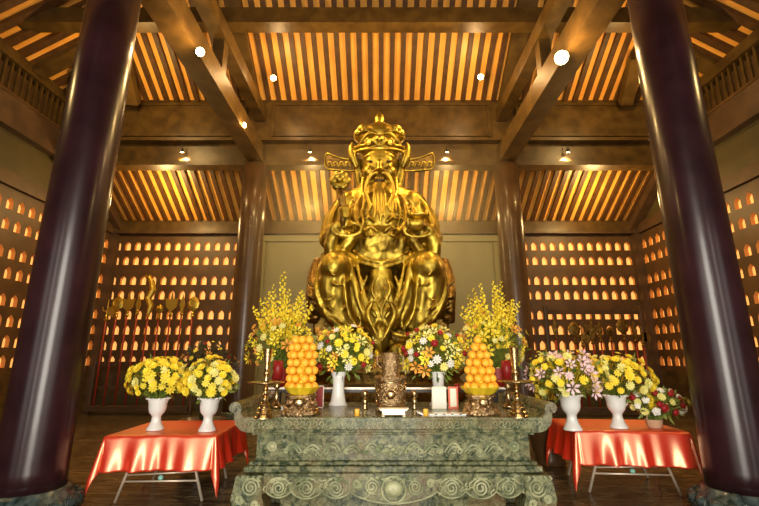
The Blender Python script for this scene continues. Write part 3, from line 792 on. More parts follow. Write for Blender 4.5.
# ------------------------------------------------------------------ flowers
def petal_ring(m, n, r, w, z0, z1, ph=0, tip=.0):
    for i in range(n):
        a = 2*PI*i/n+ph; ca,sa = math.cos(a),math.sin(a); tx,ty = -sa,ca
        m.add([(ca*r*.15,sa*r*.15,z0),(ca*r*.6+tx*w,sa*r*.6+ty*w,(z0+z1)/2+.002),(ca*r,sa*r,z1),(ca*r*.6-tx*w,sa*r*.6-ty*w,(z0+z1)/2+.002)],[(0,1,2,3)])
def bloom(kind):
    m = MB()
    if kind == 'mum':
        petal_ring(m,11,1,.24,.0,.12); petal_ring(m,9,.78,.22,.1,.36,.3); petal_ring(m,7,.52,.18,.2,.52,.1); m.ell((0,0,.3),(.26,.26,.2),8,5)
    elif kind == 'lily':
        petal_ring(m,6,1.15,.26,.0,.38); petal_ring(m,3,.5,.06,.1,.55,.4)
    elif kind == 'rose':
        m.ell((0,0,.2),(.62,.62,.5),10,7); petal_ring(m,5,.85,.4,.0,.42); petal_ring(m,5,.6,.34,.2,.62,.6)
    elif kind == 'daisy':
        petal_ring(m,9,1,.2,.05,.1); m.ell((0,0,.12),(.3,.3,.15),8,5)
    return m
BM = {}
def bloom_obj(kind, m, parent, loc, dirv, size, name='flower'):
    key = (kind,m)
    if key not in BM:
        me = bpy.data.meshes.new('bloom_'+m); mb = bloom(kind); me.from_pydata(mb.v,[],mb.f); me.materials.append(MT[m]); BM[key] = me
    o = bpy.data.objects.new(name,BM[key]); C.objects.link(o); o.parent = parent
    o.location = loc; o.scale = (size,)*3
    q = Vector(dirv).normalized().to_track_quat('Z','Y'); o.rotation_euler = (q @ Matrix.Rotation(random.uniform(0,6.28),3,'Z').to_quaternion()).to_euler()
    return o
def leaf(m, p, d, l, w):
    d = Vector(d).normalized(); sd = d.cross(Vector((random.uniform(-1,1),random.uniform(-1,1),random.uniform(-1,1)))); sd = sd.normalized() if sd.length>.05 else Vector((1,0,0))
    n = d.cross(sd); p = Vector(p)
    m.add([p,p+d*l*.5+sd*w+n*w*.3,p+d*l,p+d*l*.5-sd*w+n*w*.3],[(0,1,2,3)])
def bouquet(label, base, ctr, R, kinds, nf, leafmat='leaf', nleaf=200, fs=(.048,.072), spikes=None, cat='flower bouquet', group='flower bouquets'):
    """base: where the stems enter the vase, ctr: centre of the flower head, R=(rx,ry,rz)"""
    base = Vector(base); ctr = Vector(ctr)-base
    t = thing('flower_bouquet',label,cat,base,group)
    fol = MB(); pts = []
    # evenly spread directions over the head, favouring the sides and top
    for i in range(nf):
        f = (i+.5)/nf; zz = 1-1.55*f; a = i*2.39996+random.uniform(-.2,.2)
        rr = math.sqrt(max(0,1-zz*zz)); d = Vector((rr*math.cos(a),rr*math.sin(a),zz)); k = random.uniform(.78,1.04)
        p = ctr+Vector((d.x*R[0],d.y*R[1],d.z*R[2]))*k
        pts.append((p,(d+Vector((0,-.35,.1))).normalized()))
    for p,d in pts:
        kind,m,w = random.choices(kinds,weights=[q[2] for q in kinds])[0]
        bloom_obj(kind,m,t,p,d,random.uniform(*fs)*(1.25 if kind=='lily' else 1))
        mid = (p*.45)+Vector((0,0,ctr.z*.1)); fol.tube([(0,0,-.06),mid,p-d*.01],.0035,4)
    for i in range(nleaf):
        d = Vector((random.gauss(0,1),random.gauss(0,1),random.gauss(0,1)+.1)).normalized(); k = random.uniform(.25,1.0)
        p = ctr+Vector((d.x*R[0],d.y*R[1],d.z*R[2]*.95))*k*.9
        leaf(fol,p,d+Vector((0,0,.3)),random.uniform(.07,.13),random.uniform(.012,.026))
    f_ = fol.build('foliage',leafmat,t); f_['label'] = 'green leaves and stems of the bouquet'
    if spikes:
        n,hgt,spread,mm = spikes
        for i in range(n):
            a = random.uniform(0,2*PI); q = math.sqrt(random.random())
            top_ = ctr+Vector((spread*q*math.cos(a),.4*spread*q*math.sin(a),hgt*(1-.55*q)*random.uniform(.85,1.05)))
            s0 = Vector((0,0,0)); m = MB(); sm = MB()
            sm.tube([(0,0,0),top_*.55,top_],.004,4)
            for k in range(24):
                u = .36+.64*k/23; pp = top_*u; r_ = .10*(1.12-u)+.028; aa = k*2.4
                dd = Vector((math.cos(aa),math.sin(aa),.6))
                for z_ in range(2): leaf(m,pp,dd+Vector((random.uniform(-.6,.6),random.uniform(-.6,.6),random.uniform(0,.6))),r_*1.1,r_*.34)
            o = m.build('flower_spike',mm,t); sm.build('stem',leafmat,o)
    return t
YEL = [('mum','yellow',5),('mum','paleyellow',2.4),('daisy','yellow',2)]
MIX = [('mum','yellow',4),('lily','paleyellow',4),('rose','fred',1.8),('daisy','fwhite',2.2),('lily','forange',1.2),('mum','paleyellow',1.5),('lily','yellow',5)]
PNK = [('mum','yellow',2.6),('lily','pink',2.6),('mum','paleyellow',1.5),('rose','yellow',1),('daisy','pink',1.2)]
WR = [('rose','fwhite',3),('rose','fred',3),('mum','paleyellow',1)]

# ------------------------------------------------------------------ side tables with red cloths
def cloth_mesh(cx,cy,a,b,rz,z,drop,name_label,fold_seed,lift):
    rnd = random.Random(fold_seed); ph = [rnd.uniform(0,6) for _ in range(6)]
    nu,nv = 120,100; A = a+drop; B = b+drop; m = MB()
    cr = .03
    def P(i,j):
        u = -A+2*A*i/nu; v = -B+2*B*j/nv
        qx = max(-a,min(a,u)); qy = max(-b,min(b,v)); du = u-qx; dv = v-qy; r = math.hypot(du,dv)
        if r < 1e-6: return Vector((u,v,z+.002*math.sin(9*u+ph[0])*math.sin(7*v)))
        ox,oy = du/r,dv/r
        if abs(du) > 0 and abs(dv) > 0:          # corner: let the cloth fall in one hanging fold
            ang = math.atan2(abs(dv),abs(du)); fold = .10*math.sin(2*ang)*min(1,r/drop)
            s_ = fold; rr = r*(1+.22*math.sin(2*ang))
        else:
            w = (u if abs(dv)>0 else v)
            s_ = (.030*math.sin(w*14+ph[1]+1.6*math.sin(w*4+ph[2]))+.016*math.sin(w*31+ph[3]+math.sin(w*7))+.01*math.sin(w*5+ph[4]))*min(1,r/drop)*1.1; rr = r
            s_ += .05*r/drop
        arc = min(rr,cr*PI/2); th = arc/cr
        out = cr*math.sin(th); dn = cr*(1-math.cos(th))
        rest = max(0,rr-arc)
        return Vector((qx+ox*(out+s_+rest*.03), qy+oy*(out+s_+rest*.03), z-dn-rest*.985))
    vs = [P(i,j) for i in range(nu+1) for j in range(nv+1)]
    fs = [(i*(nv+1)+j,(i+1)*(nv+1)+j,(i+1)*(nv+1)+j+1,i*(nv+1)+j+1) for i in range(nu) for j in range(nv)]
    m.add(vs,fs); o = m.build('tablecloth','cloth',smooth=True); o.location = (cx,cy,0); o.rotation_euler = (0,0,rz)
    so = o.modifiers.new('t','SOLIDIFY'); so.thickness = .003; so.offset = -1
    tag(o,name_label,'tablecloth','red satin tablecloths'); return o
def folding_table(cx,cy,a,b,rz,z,label):
    t = thing('folding_table',label,'folding table',(cx,cy,0),'folding tables under red cloths',rz)
    MB().box((-a,-b,z-.035),(a,b,z-.008)).build('table_top','dark',t)
    for s in (-1,1):
        x = s*(a-.12)
        m = MB(); m.tube([(x*.55,-b+.1,z-.03),(x*1.0,-b+.12,.01)],.017,8); m.build('leg','steel',t,smooth=True)
        m = MB(); m.tube([(x*.6,b-.1,z-.03),(x*1.0,b-.12,.01)],.017,8); m.build('leg','steel',t,smooth=True)
    m = MB(); m.tube([(-(a-.12)*.86,-b+.115,.23),((a-.12)*.86,-b+.115,.23)],.011,8); m.tube([(-(a-.12)*.8,-b+.11,.30),((a-.12)*.76,-b+.11,.33)],.010,8); c_ = m.build('crossbar','steel',t,smooth=True)
    MB().ell((0,-b+.10,.27),(.032,.03,.03),12,8).build('green_knob','tealight',c_,smooth=True)
    m = MB(); m.tube([(-(a-.12)*.86,b-.115,.23),((a-.12)*.86,b-.115,.23)],.011,8); m.build('crossbar','steel',t,smooth=True)
    return t
TZ = .76
tabL = (-2.62,6.05,.62,.60,.05); tabR = (3.22,6.28,.66,.52,-.10)
folding_table(*tabL,TZ,'steel-legged folding table under the left red cloth')
folding_table(*tabR,TZ,'steel-legged folding table under the right red cloth')
cloth_mesh(tabL[0],tabL[1],tabL[2]+.005,tabL[3]+.005,tabL[4],TZ,.40,'shiny red satin cloth on the left side table',3,0)
cloth_mesh(tabR[0],tabR[1],tabR[2]+.005,tabR[3]+.005,tabR[4],TZ,.42,'shiny red satin cloth on the right side table',8,0)

def vase(label, loc, h, r, group='white flower vases'):
    t = thing('flower_vase',label,'vase',loc,group)
    pr = [(r*.80,0),(r*.84,h*.02),(r*.76,h*.08),(r*.58,h*.18),(r*.44,h*.32),(r*.42,h*.42),(r*.54,h*.48),(r*.74,h*.56),(r*.84,h*.68),(r*.86,h*.82),(r*.98,h*.96),(r,h),(r*.9,h*.99),(r*.74,h*.84),(r*.5,h*.6),(.001,h*.55)]
    MB().lathe(pr,n=32,lobes=0).build('vase_body','white',t,smooth=True)
    m = MB()
    for k in range(12):
        a = 2*PI*k/12; m.ell((r*.98*math.cos(a),r*.98*math.sin(a),h*.985),(r*.2,r*.2,r*.1),8,6)
    m.build('rim','white',t,smooth=True); return t
ZV = TZ+.004
def put_vase_bq(px,py,hpx,label_v,label_b,head,rpx,kinds,nf,**kw):
    p = G(px,py,ZV); h = S(hpx,py,p.y)*1.02
    vase(label_v,p,h,h*.33)
    c = W(head[0],head[1],p.y); R = S(rpx[0],head[1],p.y)
    bouquet(label_b,(p.x,p.y,p.z+h*.9),c,(R,R*.9,S(rpx[1],head[1],p.y)),kinds,nf,**kw)
put_vase_bq(155,430,30,'white fluted pedestal vase, left one on the left red table','round bunch of yellow flowers in the left vase on left red table',(157,379),(27,23),YEL,86)
put_vase_bq(207,431,31,'white fluted pedestal vase, right one on the left red table','round bunch of yellow flowers in the right vase on left red table',(209,381),(28,23),YEL,86)
put_vase_bq(573,430,33,'white fluted pedestal vase, left one on the right red table','pink lilies and yellow flowers in the left vase on right red table',(566,377),(37,27),PNK,84,spikes=(6,.38,.25,'yellow'))
put_vase_bq(619,428,31,'white fluted pedestal vase, right one on the right red table','yellow chrysanthemums in the right vase on right red table',(617,378),(33,24),YEL,88)
# wicker basket with red and white roses
p = G(655,428,ZV)
bk = thing('flower_basket','small wicker basket with handle at the right end of right red table','basket',p)
MB().lathe([(.07,0),(.085,.02),(.10,.10),(.105,.11),(.09,.10),(.08,.03),(.001,.03)],n=24,lobes=12,amp=.03).build('basket_bowl','wicker',bk,smooth=True)
MB().tube([(-.09+.18*(k/12),0,.10+.34*math.sin(PI*k/12)) for k in range(13)],.008,6).build('handle','wicker',bk,smooth=True)
c = W(658,404,p.y)
bouquet('red and white roses low in the wicker basket on right red table',(p.x,p.y,p.z+.09),c,(S(30,404,p.y),.2,S(15,404,p.y)),WR,48,nleaf=240,spikes=(7,.30,.12,'yellow'))
t_ = None
# big dark arrangements on the floor behind the tables
def floor_pot(label_p,label_b,x,y,head,rpx,kinds,spk):
    t = thing('flower_pot',label_p,'flower pot',(x,y,0),'dark pots on the floor')
    MB().lathe([(.20,0),(.24,.03),(.22,.1),(.30,.4),(.36,.62),(.38,.66),(.34,.66),(.28,.5),(.001,.48)],n=28).build('pot','lacquer_in',t,smooth=True)
    MB().ring((0,0,.64),.37,.02,'z').build('rim','dark',t,smooth=True)
    c = W(head[0],head[1],y); bouquet(label_b,(x,y,.6),c,(S(rpx[0],head[1],y),.35,S(rpx[1],head[1],y)),kinds,40,leafmat='leaf_dark',nleaf=520,fs=(.03,.05),spikes=spk)
floor_pot('dark floor pot behind the left red table','tall dark leafy bouquet behind the left red table',W(205,400,7.6).x,7.6,(205,368),(32,27),[('lily','forange',2),('daisy','yellow',2),('daisy','fred',1)],(16,.62,.45,'leaf_dark'))
floor_pot('dark floor pot behind the right red table','leafy yellow bouquet behind the right red table',W(545,400,7.4).x,7.4,(546,372),(18,22),[('daisy','yellow',3),('lily','paleyellow',2)],(9,.42,.28,'yellow'))

# ------------------------------------------------------------------ things on the altar
ZA = 1.10
def onA(px,py): return G(px,py,ZA)
def altar_vase(px,py,hpx,lv,lb,head,rpx):
    p = onA(px,py); h = S(hpx,py,p.y)
    t = thing('flower_vase',lv,'vase',p,'tall white vases on the altar')
    r = S(9,py,p.y)
    MB().lathe([(r*1.05,0),(r*1.05,h*.03),(r*.85,h*.1),(r*.62,h*.5),(r*.66,h*.8),(r*.9,h),(r*.8,h*.98),(r*.5,h*.7),(.001,h*.6)],n=32).build('vase_body','white',t,smooth=True)
    MB().ring((0,0,h*.99),r*.86,r*.06,'z').build('rim','white',t,smooth=True)
    c = W(head[0],head[1],p.y)
    bouquet(lb,(p.x,p.y,ZA+h*.9),c,(S(rpx[0],head[1],p.y),.26,S(rpx[1],head[1],p.y)),MIX,120,fs=(.038,.062),nleaf=260)
altar_vase(338,405,32,'plain white vase on the altar left of the bronze urn','mixed red, white and yellow bouquet left of the bronze urn',(343,354),(34,29))
altar_vase(439,405,32,'white vase behind cards on the altar right of the urn','mixed orange, white and yellow bouquet right of the bronze urn',(434,355),(35,29))
# tall yellow sprays standing on the dark table
def tall(px,lv,lb,head,rpx,spk):
    y = 6.35; p = W(px,386,y); zt = 1.255
    t = thing('flower_pot',lv,'flower pot',(p.x,y,zt),'red pots on the dark table')
    MB().lathe([(.07,0),(.11,.02),(.14,.12),(.12,.22),(.135,.26),(.11,.25),(.001,.2)],n=24).build('pot','red',t,smooth=True)
    MB().ring((0,0,.255),.13,.012,'z').build('rim','brass',t,smooth=True)
    c = W(head[0],head[1],y)
    bouquet(lb,(p.x,y,zt+.22),c,(S(rpx[0],head[1],y),.3,S(rpx[1],head[1],y)),[('lily','yellow',3),('daisy','paleyellow',2),('daisy','forange',1),('lily','forange',.8)],90,leafmat='leaf',nleaf=260,fs=(.04,.07),spikes=spk)
tall(281,'red pot on the dark table behind left orange pile','tall yellow spray bouquet behind the left pile of oranges',(283,346),(37,32),(26,1.15,.5,'yellow'))
tall(498,'red pot on the dark table behind right orange pile','tall yellow spray bouquet behind the right pile of oranges',(492,346),(37,32),(26,1.15,.5,'yellow'))

# candlesticks
def candlestick(px,py,hpx,label):
    p = onA(px,py); h = S(hpx,py,p.y)*1.03; t = thing('candlestick',label,'candlestick',p,'tall brass candlesticks on the altar')
    u = h/66
    pr = [(9.4,0),(9.4,1.2),(7.2,2.2),(8,4.2),(7.6,5),(5.6,6),(6.6,8),(6.2,9),(4.4,10),(5.2,12.5),(4.6,13.5),(2.8,15),(3.4,17),(3,18.5),(1.8,20),(3.6,21.5),(1.7,23),(1.7,25),(3.8,26.2),(1.7,27.5),(2.8,29),(1.8,30)]
    MB().lathe([(a*u,b_*u) for a,b_ in pr],n=28).build('foot','brass',t)
    MB().lathe([(2*u,30*u),(13*u,31.5*u),(18*u,33*u),(18*u,33.8*u),(12*u,33*u),(2*u,32*u)],n=36).build('drip_tray','brass',t,smooth=True)
    pr = [(1.8,32),(2.8,35),(1.7,38),(3.2,41),(3.8,42.5),(2.2,44),(2.6,50),(3.8,58),(4.6,65),(4.8,66),(3.9,65.5),(.2,60)]
    MB().lathe([(a*u,b_*u) for a,b_ in pr],n=28).build('candle_cup','brass',t,smooth=True)
candlestick(264,418,66,'tall tiered brass candlestick at the left end of the altar')
candlestick(518.5,417,66,'tall tiered brass candlestick at the right end of the altar')
# second, thinner candlesticks just behind
def small_stick(px,py,hpx,label,m='brass'):
    p = onA(px,py); h = S(hpx,py,p.y); t = thing('candle_holder',label,'candle holder',p,'slim candle holders')
    MB().lathe([(h*.14,0),(h*.13,h*.06),(h*.05,h*.12),(h*.04,h*.4),(h*.09,h*.44),(h*.04,h*.5),(h*.06,h*.6)],n=20).build('stand',m,t,smooth=True)
    MB().lathe([(h*.10,h*.6),(h*.11,h*.8),(h*.11,h),(h*.0,h)],n=20).build('candle','red',t,smooth=True)
small_stick(276,408,46,'slim holder with red candle behind the left brass candlestick'); small_stick(509,408,46,'slim holder with red candle behind the right brass candlestick')
# carved stands and towers of oranges
def stand(px,py,wpx,hpx,label):
    p = onA(px,py); p.x = W(px,py,p.y+.18).x; w = S(wpx,py,p.y)/2; h = S(hpx,py,p.y); t = thing('carved_stand',label,'carved stand',(p.x,p.y+w*.8,ZA),'carved bronze fruit stands')
    rr = random.Random(px)
    MB().lathe([(w*.95,0),(w,h*.12),(w*.85,h*.3),(w*.6,h*.55),(w*.62,h*.75),(w*.8,h*.95),(w*.8,h),(.001,h)],n=30,lobes=8,amp=.05,squash=.8).build('body','bronze',t,smooth=True)
    m = MB()
    for k in range(26):
        a = rr.uniform(0,2*PI); zz = rr.uniform(.08,.75)*h; q = w*(.95-.4*zz/h)
        m.ell((q*math.cos(a),q*.8*math.sin(a),zz),(w*.16,w*.14,h*.12),8,6)
        m.tube([(q*math.cos(a+.2*j),q*.83*math.sin(a+.2*j),zz+h*.1*math.sin(j)) for j in range(5)],w*.05,5)
    m.build('carving','bronze',t,smooth=True)
    m = MB(); m.ell((0,-w*.72,h*.68),(w*.3,w*.16,h*.26),12,8); m.build('medallion','brass',t,smooth=True)
    for s in (-1,1): MB().ell((s*w*.7,-w*.2,h*.12),(w*.25,w*.22,h*.14),10,8).build('foot','bronze',t,smooth=True)
    return p,w,h
def orange_tower(px,py,wpx,hpx,label,rowsN,radii,zpx0,side,cone):
    p,w,h = stand(px,py,wpx,hpx,label)
    cx,cy = p.x,p.y+w*.8; z0 = ZA+h
    # foil dish
    R0 = radii[0]
    t = thing('fruit_dish','yellow foil dish under the %s pile of oranges'%side,'dish',(cx,cy,z0),'foil dishes')
    MB().lathe([(R0*.7,0),(R0*1.0,.02),(R0*1.35,.075),(R0*1.4,.08),(R0*1.0,.045),(.001,.04)],n=32,lobes=8,amp=.08).build('bowl','foil',t,smooth=True)
    MB().lathe([(max(.01,r-.05),.05+i*.076) for i,r in enumerate(radii)]+[(.005,.05+len(radii)*.076)],n=20).build('cone_core','foil',t,smooth=True)
    orr = .042; me = None
    for i,R in enumerate(radii):
        n = max(1,int(round(2*PI*R/(2*orr*1.03)))) if R > .02 else 1
        z = z0+.085+i*.0755
        ang0 = -PI/2+(PI/n if i%2 else 0); vis = []
        for k in range(n):
            a = ang0+2*PI*k/n
            if n == 1 or math.sin(a) < .12: vis.append((math.cos(a),a))
        vis.sort()
        for q,(ca,a) in enumerate(vis):
            r_ = R if n > 1 else 0
            if me is None:
                mb = MB(); mb.ell((0,0,0),(orr,orr,orr*.94),18,12); o = mb.build('orange','orange',smooth=True); me = o.data
            else: o = bpy.data.objects.new('orange',me); C.objects.link(o)
            o.location = (cx+r_*math.cos(a),cy+r_*math.sin(a),z); o.rotation_euler = (random.random(),random.random(),0)
            rn = 'top row' if i == len(radii)-1 else ('bottom row' if i == 0 else ORD[i]+' row up')
            tag(o,'round orange, %s of the %s pile, %s from the left'%(rn,side,ORD[q]) if len(vis)>1 else 'single round orange crowning the %s pile'%side,'orange','oranges in the %s pile'%side)
orange_tower(301,417,40,20,'carved bronze stand under the left pile of oranges',7,[.128,.128,.126,.124,.12,.112,.09],393,'left',False)
orange_tower(481,417,38,20,'carved bronze stand under the right pile of oranges',7,[.140,.130,.118,.102,.084,.058,.0],393,'right',True)
# bronze urn
p = onA(391,413)
ur = thing('incense_urn','large carved bronze incense urn in the middle of the altar','incense urn',(p.x,p.y+.16,ZA))
R = S(16.5,390,p.y); h1 = .36
MB().lathe([(R*.9,0),(R*.95,.02),(R*.86,.05),(R*.92,.09),(R*.92,.28),(R*.86,.31),(R*1.0,.335),(R*1.02,.36),(R*.95,.362),(R*.8,.35),(.001,.34)],n=40).build('drum','bronze',ur,smooth=True)
m = MB(); rr = random.Random(5)
for k in range(44):
    a = rr.uniform(PI,2*PI); z = rr.uniform(.1,.27); m.tube([((R*.93)*math.cos(a+.09*j),(R*.93)*math.sin(a+.09*j),z+.025*math.sin(j*1.3+k)) for j in range(5)],.006,5)
for z in (.07,.30): m.ring((0,0,z),R*.93,.008,'z')
m.ell((0,-R*.9,.18),(.05,.03,.05)); m.build('relief','brass',ur,smooth=True)
r2 = R*.60
MB().lathe([(r2,.34),(r2*1.05,.37),(r2*.85,.42),(r2*1.0,.47),(r2*1.05,.53),(r2*.9,.57),(r2*1.08,.60),(r2*.9,.605),(.001,.58)],n=32).build('upper_bowl','bronze',ur,smooth=True)
for s in (-1,1): MB().tube([(s*r2*.95,0,.44),(s*r2*1.35,0,.48),(s*r2*1.4,0,.56),(s*r2*1.0,0,.58)],.012,6).build('handle','bronze',ur,smooth=True)
# small pale stand in front of the urn
p = onA(394,418.0); p.y += .07
t = thing('offering_stand','small pale gold low stand in front of the bronze urn','stand',(p.x,4.40,ZA))
MB().prism([(-.15,-.045,.075),(.15,-.045,.075),(.12,-.045,.05),(-.12,-.045,.05)],(0,.14,0)).build('top','whitegold',t,bevel=.004)
MB().box((-.11,-.035,.015),(.11,.085,.052)).build('body','whitegold',t,bevel=.004)
for s in (-1,1):
    for y in (-.03,.07): MB().lathe([(.018,0),(.014,.01),(.02,.02)],(s*.1,y,0),12).build('foot','whitegold',t)
# brass cups either side
for px,lab in ((365,'small turned brass cup left of the bronze urn'),(414.5,'small turned brass cup right of the bronze urn')):
    q = onA(px,409); t = thing('brass_cup',lab,'cup',q,'small brass cups')
    MB().lathe([(.032,0),(.034,.01),(.02,.03),(.028,.06),(.033,.09),(.018,.115)],n=20).build('stem','brass',t,smooth=True)
    MB().lathe([(.018,.11),(.034,.13),(.036,.17),(.034,.19),(.028,.185),(.001,.15)],n=20).build('bowl','brass',t,smooth=True)
for px,lab in ((356.5,'small orange candle on the altar left of the pale stand'),(427,'small orange candle on the altar beside the white tray')):
    q = G(px,417.5,ZA); t = thing('small_candle',lab,'candle',(q.x,4.42,ZA),'small orange candles')
    MB().lathe([(.024,0),(.025,.06),(.022,.066),(.001,.062)],n=20).build('wax','candle',t,smooth=True)
    MB().tube([(0,0,.06),(0,0,.078)],.002,5).build('wick','dark',t)
# white tray and cards
q = onA(444,415.5)
t = thing('white_tray','flat white dish with upturned edge on the altar right side','tray',(q.x,4.50,ZA))
MB().prism([(-.21,-.06,0),(.21,-.06,0),(.27,-.06,.035),(.255,-.06,.037),(.20,-.06,.014),(-.20,-.06,.014),(-.255,-.06,.037),(-.27,-.06,.035)],(0,.15,0)).build('dish','white',t,bevel=.003)
m = MB()
for k in range(5): m.ell((-.16+.08*k,-.061,.013),(.014,.003,.006),8,5)
m.build('blue_pattern','colstone',t)
q = onA(438,407)
t = tag(MB().box((-.085,-.01,0),(.075,.01,.235)).build('white_card','paper'),'pale card standing upright behind the white dish','card'); t.location = (q.x,5.05,ZA)
MB().box((-.07,-.012,.02),(.06,-.0095,.215)).build('printed_face','fwhite',t)
q = onA(453,407)
t = tag(MB().box((-.055,-.012,0),(.055,.012,.235)).build('red_box','paper_red'),'narrow orange-red box standing beside the pale card','box'); t.location = (q.x-.02,5.05,ZA)
MB().box((-.035,-.015,.02),(.035,-.0115,.215)).build('front_panel','paper',t); 
q = onA(318,407)
t = tag(MB().box((-.05,-.012,0),(.05,.012,.24)).build('red_box','red'),'dark red box with pale border right of left oranges','box'); t.location = (q.x+.02,5.15,ZA)
m = MB()
for a_,b_ in (((-.05,.0),(.05,.008)),((-.05,.232),(.05,.24)),((-.05,0),(-.042,.24)),((.042,0),(.05,.24))): m.box((a_[0],-.015,a_[1]),(b_[0],-.0115,b_[1]))
m.build('border','paper',t)
# red goblet lamps
for px,py,lab in ((458,404,'small red glass lamp on a stem left of right oranges'),(266,404,'small dark red jar near the left scroll of the altar')):
    q = onA(px,py); t = thing('red_lamp',lab,'lamp',q,None)
    MB().lathe([(.03,0),(.028,.01),(.008,.03),(.007,.14 if px>300 else .02),(.02,.15 if px>300 else .03)],n=16).build('stem','dark',t,smooth=True)
    z0 = .14 if px>300 else .02
    MB().lathe([(.02,z0),(.042,z0+.02),(.045,z0+.07),(.03,z0+.10),(.001,z0+.10)],n=18).build('glass','red',t,smooth=True)
q = onA(283,410)
t = thing('tea_cup','tiny pale cup on the altar beside the left brass candlestick','cup',q)
MB().lathe([(.014,0),(.016,.006),(.026,.03),(.028,.036),(.024,.034),(.001,.01)],n=18).build('bowl','white',t,smooth=True)
MB().lathe([(.03,-.0),(.034,.004),(.001,.004)],n=18).build('saucer','white',t,smooth=True)

# ------------------------------------------------------------------ ceremonial polearms
def polearm(px,ytop,Y,kind,label,group,goldheads=True,xoff=0):
    p = W(px,300,Y); top = W(px,ytop,Y).z
    t = thing('ceremonial_polearm',label,'polearm',(p.x,Y,.25),group)
    hl = {'dragon':1.25,'spear':.55,'axe':.6,'fist':.45,'fan':.6,'halberd':.7}[kind]; zt = top-.25
    MB().tube([(0,0,0),(0,0,zt-hl+.05)],.026,8).build('pole','redpole',t,smooth=True)
    m = MB(); z = zt-hl; g = 'gold_bright' if goldheads else 'gold_dark'
    m.lathe([(.03,z-.1),(.06,z-.05),(.035,z),(.05,z+.05),(.02,z+.1)],n=12)
    if kind == 'dragon':
        m.tube([(0,0,z),(.05,0,z+.25),(-.06,0,z+.5),(.06,0,z+.75),(0,0,z+1.0),(-.12,0,z+1.2),(-.26,0,z+1.22)],[.06,.09,.1,.1,.09,.07,.03],8)
    elif kind == 'spear': m.prism([(0,-.02,z+.55),(-.08,-.02,z+.25),(-.03,-.02,z+.05),(.03,-.02,z+.05),(.08,-.02,z+.25)],(0,.04,0))
    elif kind == 'axe':
        m.prism([(0,-.02,z+.1),(.2,-.02,z+.02),(.24,-.02,z+.2),(.2,-.02,z+.4),(0,-.02,z+.3)],(0,.04,0)); m.tube([(0,0,z),(0,0,z+.6)],[.03,.01],8); m.tube([(0,0,z+.2),(-.14,0,z+.24),(-.16,0,z+.36)],[.03,.025,.01],6)
    elif kind == 'fist':
        m.ell((0,0,z+.22),(.1,.08,.14),10,8)
        for k in range(4): m.tube([(-.06+.04*k,-.04,z+.15),(-.06+.04*k,-.09,z+.24),(-.06+.04*k,-.03,z+.32)],.02,6)
    elif kind == 'fan':
        m.lathe([(.02,z+.1),(.16,z+.22),(.2,z+.38),(.12,z+.52),(.01,z+.6)],n=16,squash=.25); m.ring((0,-.04,z+.36),.11,.02,'y')
    else:
        m.prism([(0,-.02,z+.7),(-.05,-.02,z+.45),(-.2,-.02,z+.5),(-.16,-.02,z+.22),(-.03,-.02,z+.1),(.03,-.02,z+.1),(.16,-.02,z+.22),(.2,-.02,z+.5),(.05,-.02,z+.45)],(0,.04,0))
    m.build('gilded_head',g,t); return t
ks = ['axe','fan','halberd','spear','dragon','fist','halberd','spear','fan']
xs = [109,118.5,129,139,150,161,172,183,194]
dsc = ['gilded axe head','round gilded fan head','forked gilded head','gilded spear point','tall gilded dragon head','gilded fist head','forked gilded head','gilded spear point','round gilded fan head']
for i,(k,x) in enumerate(zip(ks,xs)):
    polearm(x,{'dragon':275,'axe':299,'fan':296,'halberd':292,'spear':295,'fist':302}[k],13.6,k,'red pole with %s, %s from left in the left rack'%(dsc[i],ORD[i]),'ceremonial polearms in the left rack')
def rack(x0,x1,Y,label,zr):
    t = thing('weapon_rack',label,'rack',((x0+x1)/2,Y,0),'wooden polearm racks'); w = (x1-x0)/2
    MB().box((-w,-.16,.1),(w,.16,.25)).build('base_rail','beam_dark',t,bevel=.01)
    MB().box((-w,.05,zr),(w,.13,zr+.14)).build('top_rail','lacquer_in',t,bevel=.01)
    MB().box((-w,.05,zr*.5),(w,.11,zr*.5+.1)).build('middle_rail','lacquer_in',t,bevel=.01)
    for s in (-1,1): MB().box((s*w-.05,-.02,0),(s*w+.05,.14,zr+.25)).build('post','lacquer_in',t,bevel=.01)
    return t
a = W(104,300,13.6).x; bb = W(200,300,13.6).x
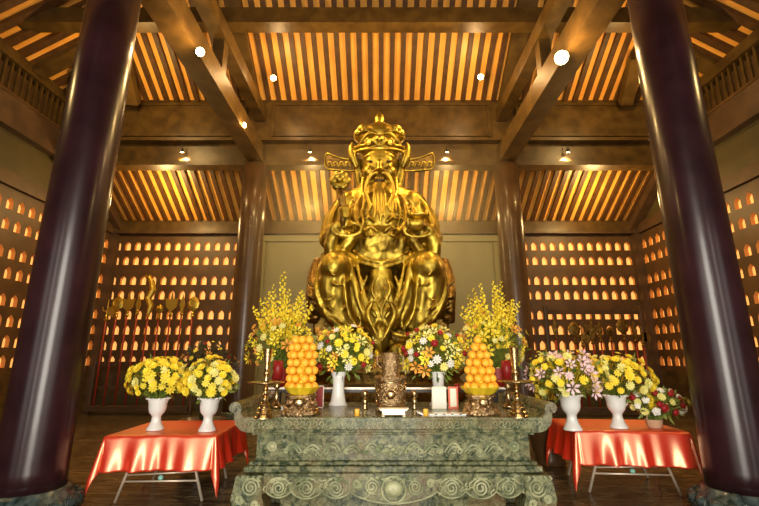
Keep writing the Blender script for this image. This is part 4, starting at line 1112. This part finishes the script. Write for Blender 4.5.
rack(a,bb,13.6,'low dark rack holding red polearms before the back wall, left side',1.4)
a = W(546,310,13.2).x; bb = W(641,310,13.2).x
rack(a,bb,13.2,'tall dark wooden rack frame before the back wall, right side',W(590,314,13.2).z)
ks = ['spear','fan','axe','halberd','spear','fist','fan','spear','axe']
xs = [552,571,578,588,596,606,619,630,637]
hs = ['dull spear point','dull round fan head','dull axe head','dull forked head','dull spear point','dull fist head','dull round fan head','dull spear point','dull axe head']
for i,(k,x) in enumerate(zip(ks,xs)):
    polearm(x,318+(i%3)*3,13.2,k,'red pole with %s, %s from left in the right rack'%(hs[i],ORD[i]),'ceremonial polearms in the right rack',False)

# thin incense haze hanging round the statue
hm = bpy.data.materials.new('haze'); hm.use_nodes = True; nt = hm.node_tree
nt.nodes.remove(nt.nodes['Principled BSDF']); vn = nt.nodes.new('ShaderNodeVolumeScatter'); vn.inputs['Color'].default_value = (1,.90,.62,1); vn.inputs['Density'].default_value = .055; vn.inputs['Anisotropy'].default_value = .3
nt.links.new(vn.outputs[0],nt.nodes['Material Output'].inputs['Volume'])
hz = MB().prism([(-3.2,9.95,.05),(-3.2,14.75,.05),(-3.2,14.75,6.35),(-3.2,13.6,7.1),(-3.2,9.95,7.1)],(6.5,0,0)).build('haze',hm); tag(hz,'thin pale incense haze hanging behind the golden statue','haze',kind='stuff')

# ------------------------------------------------------------------ camera, world, view
cd = bpy.data.cameras.new('camera'); cam = bpy.data.objects.new('camera',cd); C.objects.link(cam)
cam.location = (0,0,H); cam.rotation_euler = (PI/2+PITCH,0,0)
cd.sensor_width = 36; cd.lens = FPX/759*36; cd.clip_start = .05; cd.clip_end = 200
bpy.context.scene.camera = cam
w = bpy.data.worlds.new('world'); bpy.context.scene.world = w; w.use_nodes = True
w.node_tree.nodes['Background'].inputs[0].default_value = (.85,.92,1,1); w.node_tree.nodes['Background'].inputs[1].default_value = .6
vs = bpy.context.scene.view_settings
vs.view_transform = 'Standard'; vs.look = 'None'; vs.exposure = 0.0; vs.gamma = 1.0; vs.use_curve_mapping = False
